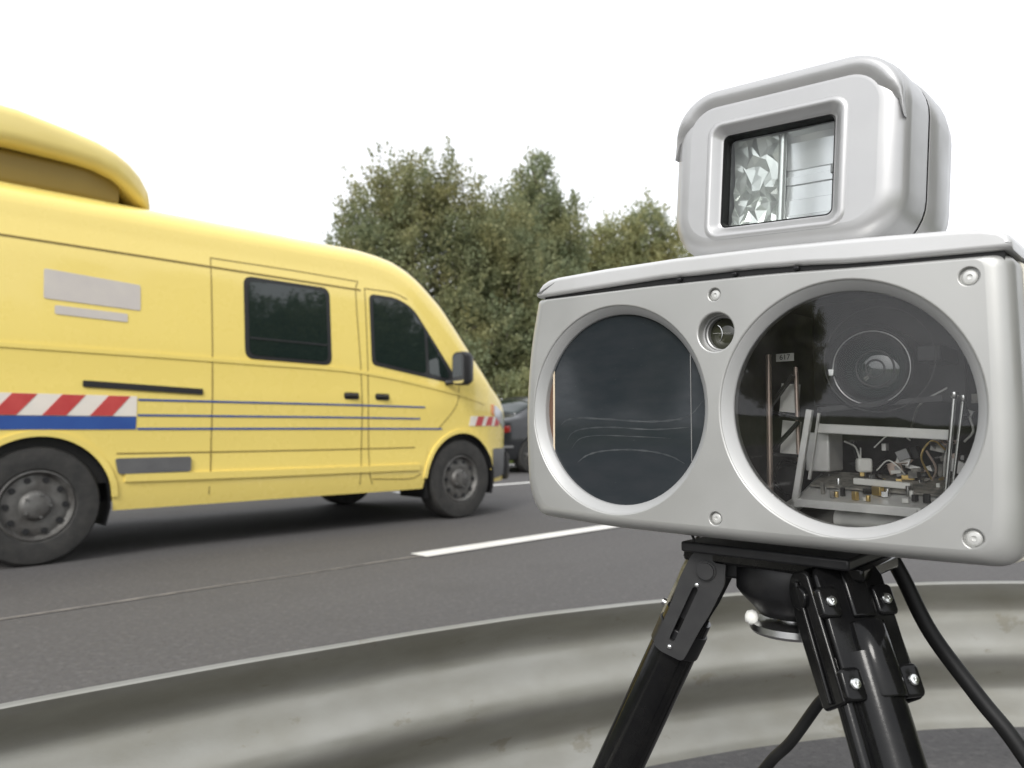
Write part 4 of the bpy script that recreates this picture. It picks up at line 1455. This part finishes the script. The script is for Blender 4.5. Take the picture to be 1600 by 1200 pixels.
# visor: a raised lip that wraps the top and both upper corners
b = D_()
outl = frr(2.5)
arc = [p for p in outl if p[1] > 70]
arc.sort(key=lambda p: -math.atan2(p[1] - 60, p[0] - FCX) if True else 0)
vis = [(FCX + FW - 1.5, 74)] + arc[0:] + [(FCX - FW + 1.5, 74)]
vis = sorted(vis, key=lambda p: math.atan2(p[1] - 55, p[0] - FCX))
rings = []
N = len(vis)
for i, (x, z) in enumerate(vis):
    t = i / (N - 1)
    amp = min(1, 5 * t, 5 * (1 - t))
    amp = .74 * amp * amp * (3 - 2 * amp)
    d = Vector((x - FCX, z - 62))
    # outward normal of the rounded outline
    a, c = Vector(vis[max(0, i - 1)]), Vector(vis[min(N - 1, i + 1)])
    tg = (c - a).normalized()
    nr = Vector((tg.y, -tg.x))
    if nr.dot(d) < 0:
        nr = -nr
    sec = []
    for (o_, e_) in ((.5, 30), (1.0, 20), (1.4, 12), (1.6, 7), (1.3, 2.6), (.3, -.8), (-1.6, -3.0), (-4.2, -4.0), (-7.2, -3.8), (-10.2, -2.8), (-13.4, -1.2), (-16.5, .4), (-20, 1.6), (-23, 2.4), (-23, 20)):
        sec.append((x + nr.x * (o_ * amp + (o_ if o_ < 0 else 0) * 0), (e_ if e_ >= 2 else 2 + (e_ - 2) * amp), z + nr.y * o_ * amp))
    rings.append(sec)
b.loft(rings, True, True, True)
b.build('visor', SILVER3, fl, smooth=50)
b = D_()
b.loft([[(x, 44, z) for x, z in frr(2.2)], [(x, 46, z) for x, z in frr(2.2)]], True)
b.build('shell_seam', RUBBER, fl, smooth=0)
b = D_()
rr = [(46, -.8), (47, -1.6), (60, -3.2), (76, -4.2), (92, -2.5), (104, 2), (114, 10), (120, 20), (123, 32)]
b.loft([[(x, e, max(z, .5) - (e - 46) * .10 * (z > 60)) for x, z in frr(d)] for e, d in rr], True, False, True)
b.build('rear_shell', SILVER3, fl, smooth=50)
# gasket, reflector and pane
b = D_()
b.loft([wr(.4, 5.6, 4.2), wr(-.6, 5.2, 3.8), wr(-1.0, 6.0, 3.6), wr(-1.0, 13.5, 3.6), wr(-1.6, 14, 3.2)], True)
b.build('window_gasket', RUBBER, fl, smooth=40)
b = D_()
b.add(wr(-.8, 10.5, 3.8), [tuple(range(28))])
b.build('window_pane', CLEAR, fl, smooth=0)
b = D_()                                    # trough reflector: stepped ribs on the right
rows = []
levels = [(-31, 21.0), (-25, 22.0), (-24.4, 23.2), (-14, 24.2), (-13.4, 25.4), (-4, 26.0), (-3.4, 24.6), (2, 24.6), (2.6, 26.0), (6, 26.0), (6.6, 25.0), (17, 24.2), (24, 23.2), (28, 21.5), (31, 19.0)]
for i in range(9):
    x = WCX - 1 + (WHW + 1) * i / 8
    rows.append([(x, e + .6 * math.sin(i * .9), WCZ + z) for z, e in levels])
b.loft(rows, closed=False)
b.build('ribbed_reflector', REFL, fl, smooth=12)
b = D_()                                    # broken, faceted mirror on the left
g = random.Random(21)
NX, NZ = 8, 11
P = []
for i in range(NX + 1):
    for j in range(NZ + 1):
        x = WCX - WHW + (WHW - 1) * i / NX + (0 if i in (0, NX) else g.uniform(-1.8, 1.8))
        z = WCZ - 31 + 62 * j / NZ + (0 if j in (0, NZ) else g.uniform(-2.2, 2.2))
        u = (j / NZ - .5) * 2
        e = 19 + 5 * (1 - u * u) + g.uniform(-2.4, 2.4) * (1.0 if j < 6 else .35)
        P.append((x, max(14.5, e), z))
Fs = []
for i in range(NX):
    for j in range(NZ):
        a = i * (NZ + 1) + j
        q = (a, a + NZ + 1, a + NZ + 2, a + 1)
        if g.random() < .5:
            Fs += [(q[0], q[1], q[2]), (q[0], q[2], q[3])]
        else:
            Fs += [(q[0], q[1], q[3]), (q[1], q[2], q[3])]
b.add(P, Fs)
b.build('faceted_reflector', REFL2, fl, smooth=0)
b = D_()
b.cyl((WCX - 1.5, 19, WCZ - 30), (WCX - 1.5, 19, WCZ + 30), 2.6, n=16)
b.build('flash_tube', REFL2, fl, smooth=40, split=True)
b = D_()
b.box((WCX + WHW - 5, 24, WCZ + 3), (7, 4, 6))
b.build('tube_holder', STEELD, fl, bevel=.0005)
b = D_()
b.loft([[(x, e, z) for x, z in rrect(WCX, WCZ, WHW + 2, WHH + 2, 4, 6)] for e in (14, 40)], True, False, True)
b.build('reflector_case', REFL, fl, smooth=30)
b = D_()
b.loft([[(x, e, z) for x, e in rrect(0, 52, 52, 40, 12, 6)] for z in (-9, 1.5)], True, True, True)
b.build('mounting_foot', SILVER2, fl, smooth=40)

# ------------------------------------------------------------------ tripod
tri = dev_root('tripod', 27, 70, -831.65)
tag(tri, 'black tripod with clamped tubular legs carrying the speed camera', 'tripod')
b = D_()
b.box((27, 66, -93), (112, 96, 7))
pl = b.build('mounting_plate', BLACKMT, tri, bevel=.0015)
b = D_()
b.box((25, 68, -100.5), (122, 70, 9))
b.build('rail', BLACKGL, pl, bevel=.002)
b = D_()
b.lathe([(36, -104), (37, -106), (37, -122), (34, -126), (26, -134), (22, -139), (14, -141)], (27, 70, 0), (0, 0, 1), 48, (True, True))
b.build('hub', BLACKMT, tri, smooth=40)
b = D_()
b.lathe([(10, -139), (10, -143), (25, -143.5), (28, -145), (28.5, -149), (27, -151), (12, -152)], (27, 70, 0), (0, 0, 1), 40, (True, True))
kb = b.build('lock_knob', STEEL, tri, smooth=40)
b = D_()
b.lathe([(3.0, 0), (5.0, 2), (5.2, 5), (3.8, 8), (1.0, 9)], (9, 55, -142.5), (-.9, -.35, .15), 16, (True, True))
b.build('knob_tip', WHITE, kb, smooth=60)

def leg(phi, slope, big):
    a = R(phi)
    u = Vector((math.cos(a), math.sin(a), 0))
    side = Vector((-u.y, u.x, 0))
    hubc = Vector((27, 70, 0))
    p0 = hubc + u * 54 + Vector((0, 0, -110))
    foot = p0 + u * slope * (831.65 - 110 - 12) + Vector((0, 0, -(831.65 - 110 - 12)))
    d = (foot - p0).normalized()
    out = (u - d * u.dot(d)).normalized()            # faces away from the hub
    def at(t, s_=0, o_=0):
        return p0 + d * t + side * s_ + out * o_
    # upper tube
    b = D_()
    b.cyl(at(40), at(420), 16.8, n=32)
    lg = b.build('leg', BLACKGL, tri, smooth=40)
    b = D_()
    b.cyl(at(415), at(440), 20, n=32)
    b.cyl(at(430), at((foot - p0).length - 25), 13.5, n=28)
    b.build('lower_tube', BLACKGL, lg, smooth=40, split=True)
    b = D_()
    b.lathe([(17, -30), (22, -18), (24, 0), (20, 10), (6, 12)], foot, (0, 0, -1), 24, (True, True))
    b.build('rubber_foot', RUBBER, lg, smooth=40)
    M = Matrix((side, d, out)).transposed()
    K = .70
    def at2(t, s_=0, o_=0):
        return at(t * K, s_ * K, o_ * K)
    if big:
        # clamp seen from the front: flat plate with four bolt bosses, a half-round channel in its lower half, a deep left cheek
        b = D_()
        b.loft([[at2(t, x, o_) for x, o_ in rrect(2, 10, 33 - e_, 4.5 - e_ * .3, 3, 4)] for t, e_ in ((-18, 8), (-14, 3), (-6, 0), (40, 0), (88, 1), (92, 3))], True, True, True)
        cl = b.build('clamp_plate', BLACKGL, lg, smooth=35)
        b = D_()
        b.loft([[at2(t, 4 + r_ * math.cos(q), 12 + r_ * .85 * math.sin(q)) for q in [math.pi * i / 16 for i in range(17)]] for t, r_ in ((33, 14.5), (34.5, 16.5), (60, 17), (92, 17.5), (94, 16.5))], False)
        b.add([at2(33, 4 + 14.5 * math.cos(math.pi * i / 16), 12 + 14.5 * .85 * math.sin(math.pi * i / 16)) for i in range(17)], [tuple(range(17))])
        b.build('channel', BLACKGL, cl, smooth=50)
        b = D_()
        b.box(at2(8, 4, 15), (22 * K, 44 * K, 5 * K), M)
        b.build('raised_pad', BLACKGL, cl, bevel=.002, seg=3)
        b = D_()
        ol = round_poly([(-18, -14), (-14, 9), (96, 13), (98, -20), (30, -26), (-4, -26)], [8, 6, 4, 6, 8, 10], 5)
        b.loft([[at2(t, -36.5, o_) for t, o_ in ol], [at2(t, -31.5, o_) for t, o_ in ol]], True, True, True)
        b.build('clamp_cheek', BLACKGL, cl, smooth=35, bevel=.0014, seg=3)
        b = D_()
        b.bar(at2(-8, -38.0, -6), at2(94, -38.0, -4), 3.0 * K, 3.4 * K, up=tuple(side))
        b.build('cheek_rib', BLACKGL, cl, bevel=.001, seg=3)
        b = D_()
        b.loft([[at2(t, 36.5, o_) for t, o_ in ol], [at2(t, 33.5, o_) for t, o_ in ol]], True, True, True)
        b.build('clamp_cheek', BLACKGL, cl, smooth=35, bevel=.001)
        b = D_()
        b.cyl(at2(6, -39.5, -8), at2(6, -30, -8), 10.5 * K, n=28)
        b.build('pivot', BLACKGL, cl, smooth=40, bevel=.001)
        for t in (16, 82):
            for s_ in (-1, 1):
                b = D_()
                b.loft([[at2(t + y_, s_ * 25 + (2 if s_ > 0 else -1) + x_, o_) for x_, y_ in rrect(0, 0, 9.5 - e_, 13 - e_, 4, 4)] for o_, e_ in ((10, 0), (16, 0), (17.6, .8), (18.2, 2.2))], True, True, True)
                bs = b.build('bolt_boss', BLACKGL, cl, smooth=40)
                b = D_()
                c0 = s_ * 25 + (2 if s_ > 0 else -1)
                b.cyl(at2(t, c0, 17.5), at2(t, c0, 20.5), 4.9 * K, 4.7 * K, n=6)
                b.lathe([(4.6 * K, 0), (3.8 * K, 1.3 * K), (1.6 * K, 1.7 * K), (1.2 * K, .9 * K), (.1, .8 * K)], at2(t, c0, 20.4), tuple(out), 14)
                b.build('bolt', CHROME_R, cl, smooth=30, split=True)
        b = D_()
        b.cyl(at2(60, -27, 2), at2(560, -27, 2), 5.6, n=20)
        b.build('side_tube', BLACKGL, lg, smooth=40)
    else:
        b = D_()
        b.cyl(at2(70), at2(96), 26 * K, 25.6 * K, n=32)
        cl = b.build('collar', BLACKMT, lg, smooth=40, bevel=.001)
        b = D_()
        b.box(at2(38, 0, 2), (44 * K, 92 * K, 30 * K), M)
        b.build('clamp_block', BLACKMT, cl, bevel=.003, seg=3)
        b = D_()
        b.cyl(at2(0, -35), at2(0, 35), 9.5 * K, n=24)
        b.build('pivot', GREYPL, cl, smooth=40)
        for s_ in (-1, 1):
            b = D_()
            b.cyl(at2(0, s_ * 31), at2(0, s_ * 38), 8.0 * K, n=20)
            b.lathe([(8.0 * K, 0), (9.8 * K, .4), (9.8 * K, 1.6), (8.2 * K, 2)], at2(0, s_ * 32.2), tuple(side * s_), 20)
            b.build('pivot_bolt', GREYPL, cl, smooth=30, split=True)
        for s_ in (-1, 1):                          # side plate with a slot
            b = D_()
            ol = round_poly([(-18, -13), (-18, 12), (-8, 19), (20, 20), (50, 17), (92, 17), (95, 8), (93, -16), (56, -18), (40, -20), (4, -21)], 5, 4)
            slot = rrect(50, 2, 30, 2.8, 2.6, 5)
            V, F = tri_region(ol, [slot])
            s0_, s1_ = s_ * 27.0, s_ * 32.6
            b.add([at2(t, s1_, o_) for t, o_ in V], F)
            b.loft([[at2(t, s0_, o_) for t, o_ in ol], [at2(t, s1_, o_) for t, o_ in ol]], True)
            b.loft([[at2(t, s0_, o_) for t, o_ in slot], [at2(t, s1_, o_) for t, o_ in slot]], True)
            sp = b.build('side_plate', GREYPL, cl, smooth=35)
            for t, oo in ((17, 2), (86, 1)):
                b = D_()
                b.lathe([(2.6 * K, 0), (2.4 * K, 1.0), (1.2 * K, 1.4), (.1, 1.5)], at2(t, s1_, oo), tuple(side * s_), 12)
                b.build('rivet', CHROME, sp, smooth=60)
        b = D_()                                    # outer flat bar with its pins
        b.box(at2(30, -12, 25), (12 * K, 96 * K, 4 * K), M)
        fb = b.build('outer_bar', OLIVEM, cl, bevel=.001)
        for t in (4, 62):
            b = D_()
            b.cyl(at2(t, -12, 26), at2(t, -12, 31), 4.2 * K, n=12)
            b.build('pin', STEEL, fb, smooth=40)
    b = D_()
    b.bar(hubc + Vector((0, 0, -112)), at(0), 20, 12)
    b.build('hub_arm', BLACKMT, lg, bevel=.002)
    return lg
OLIVEM = mat('tarnished_bar', (0.16, 0.15, 0.11), 0.45, 0.4, (0.30, 0.28, 0.22), nscale=60)
leg(198, .46, False)
leg(324, .50, True)
leg(78, .46, False)
b = D_()
b.tube(catmull([(-26, 44, -98), (-33, 40, -104), (-40, 40, -114), (-45, 42, -126)], 6), [2.0] * 19, 8)
b.build('safety_strap', mat('olive_cord', (0.12, 0.11, 0.06), 0.7, 0, (0.2, 0.18, 0.11), nscale=300), tri)
b = D_()
b.tube(catmull([(-22, 20, -83), (-19, 20, -89), (-15, 20, -96)], 4), .9, 6)
b.build('lanyard', RUBBER, tri)

# ------------------------------------------------------------------ cables
cb = dev_root('power_cable', 72, 150, -831)
tag(cb, 'thick black cable hanging from under the housing at the right', 'cable')
b = D_()
b.tube(catmull([(62, 140, -86), (66, 146, -100), (75, 150, -120), (92.3, 150, -156), (120.5, 150, -193.6), (145, 150, -224.6), (190, 150, -300), (230, 150, -420), (262, 150, -600), (300, 160, -790), (345, 175, -824), (450, 205, -825), (560, 260, -825)], 8), 5.4, 14)
b.build('sheath', RUBBER, cb, smooth=60)
b = D_()
b.cyl((60, 137, -84), (68, 147.2, -106), 7.2, 6.2, n=18)
b.build('plug', GREYPL, cb, smooth=40)
cb = dev_root('thin_cable', 34, 90, -831)
tag(cb, 'thin black cable drooping out from behind the middle tripod leg', 'cable')
b = D_()
b.tube(catmull([(52, 98, -104), (56, 96, -140), (50, 92, -180), (33.6, 90, -205), (14.9, 90, -233.9), (-1.9, 90, -254.2), (-30, 92, -300), (-60, 96, -400), (-80, 98, -600), (-96, 100, -800), (-120, 104, -827), (-200, 130, -828)], 8), 3.8, 10)
b.build('sheath', RUBBER, cb, smooth=60)

for o in bpy.data.objects:
    if 'off' in o:
        del o['off']
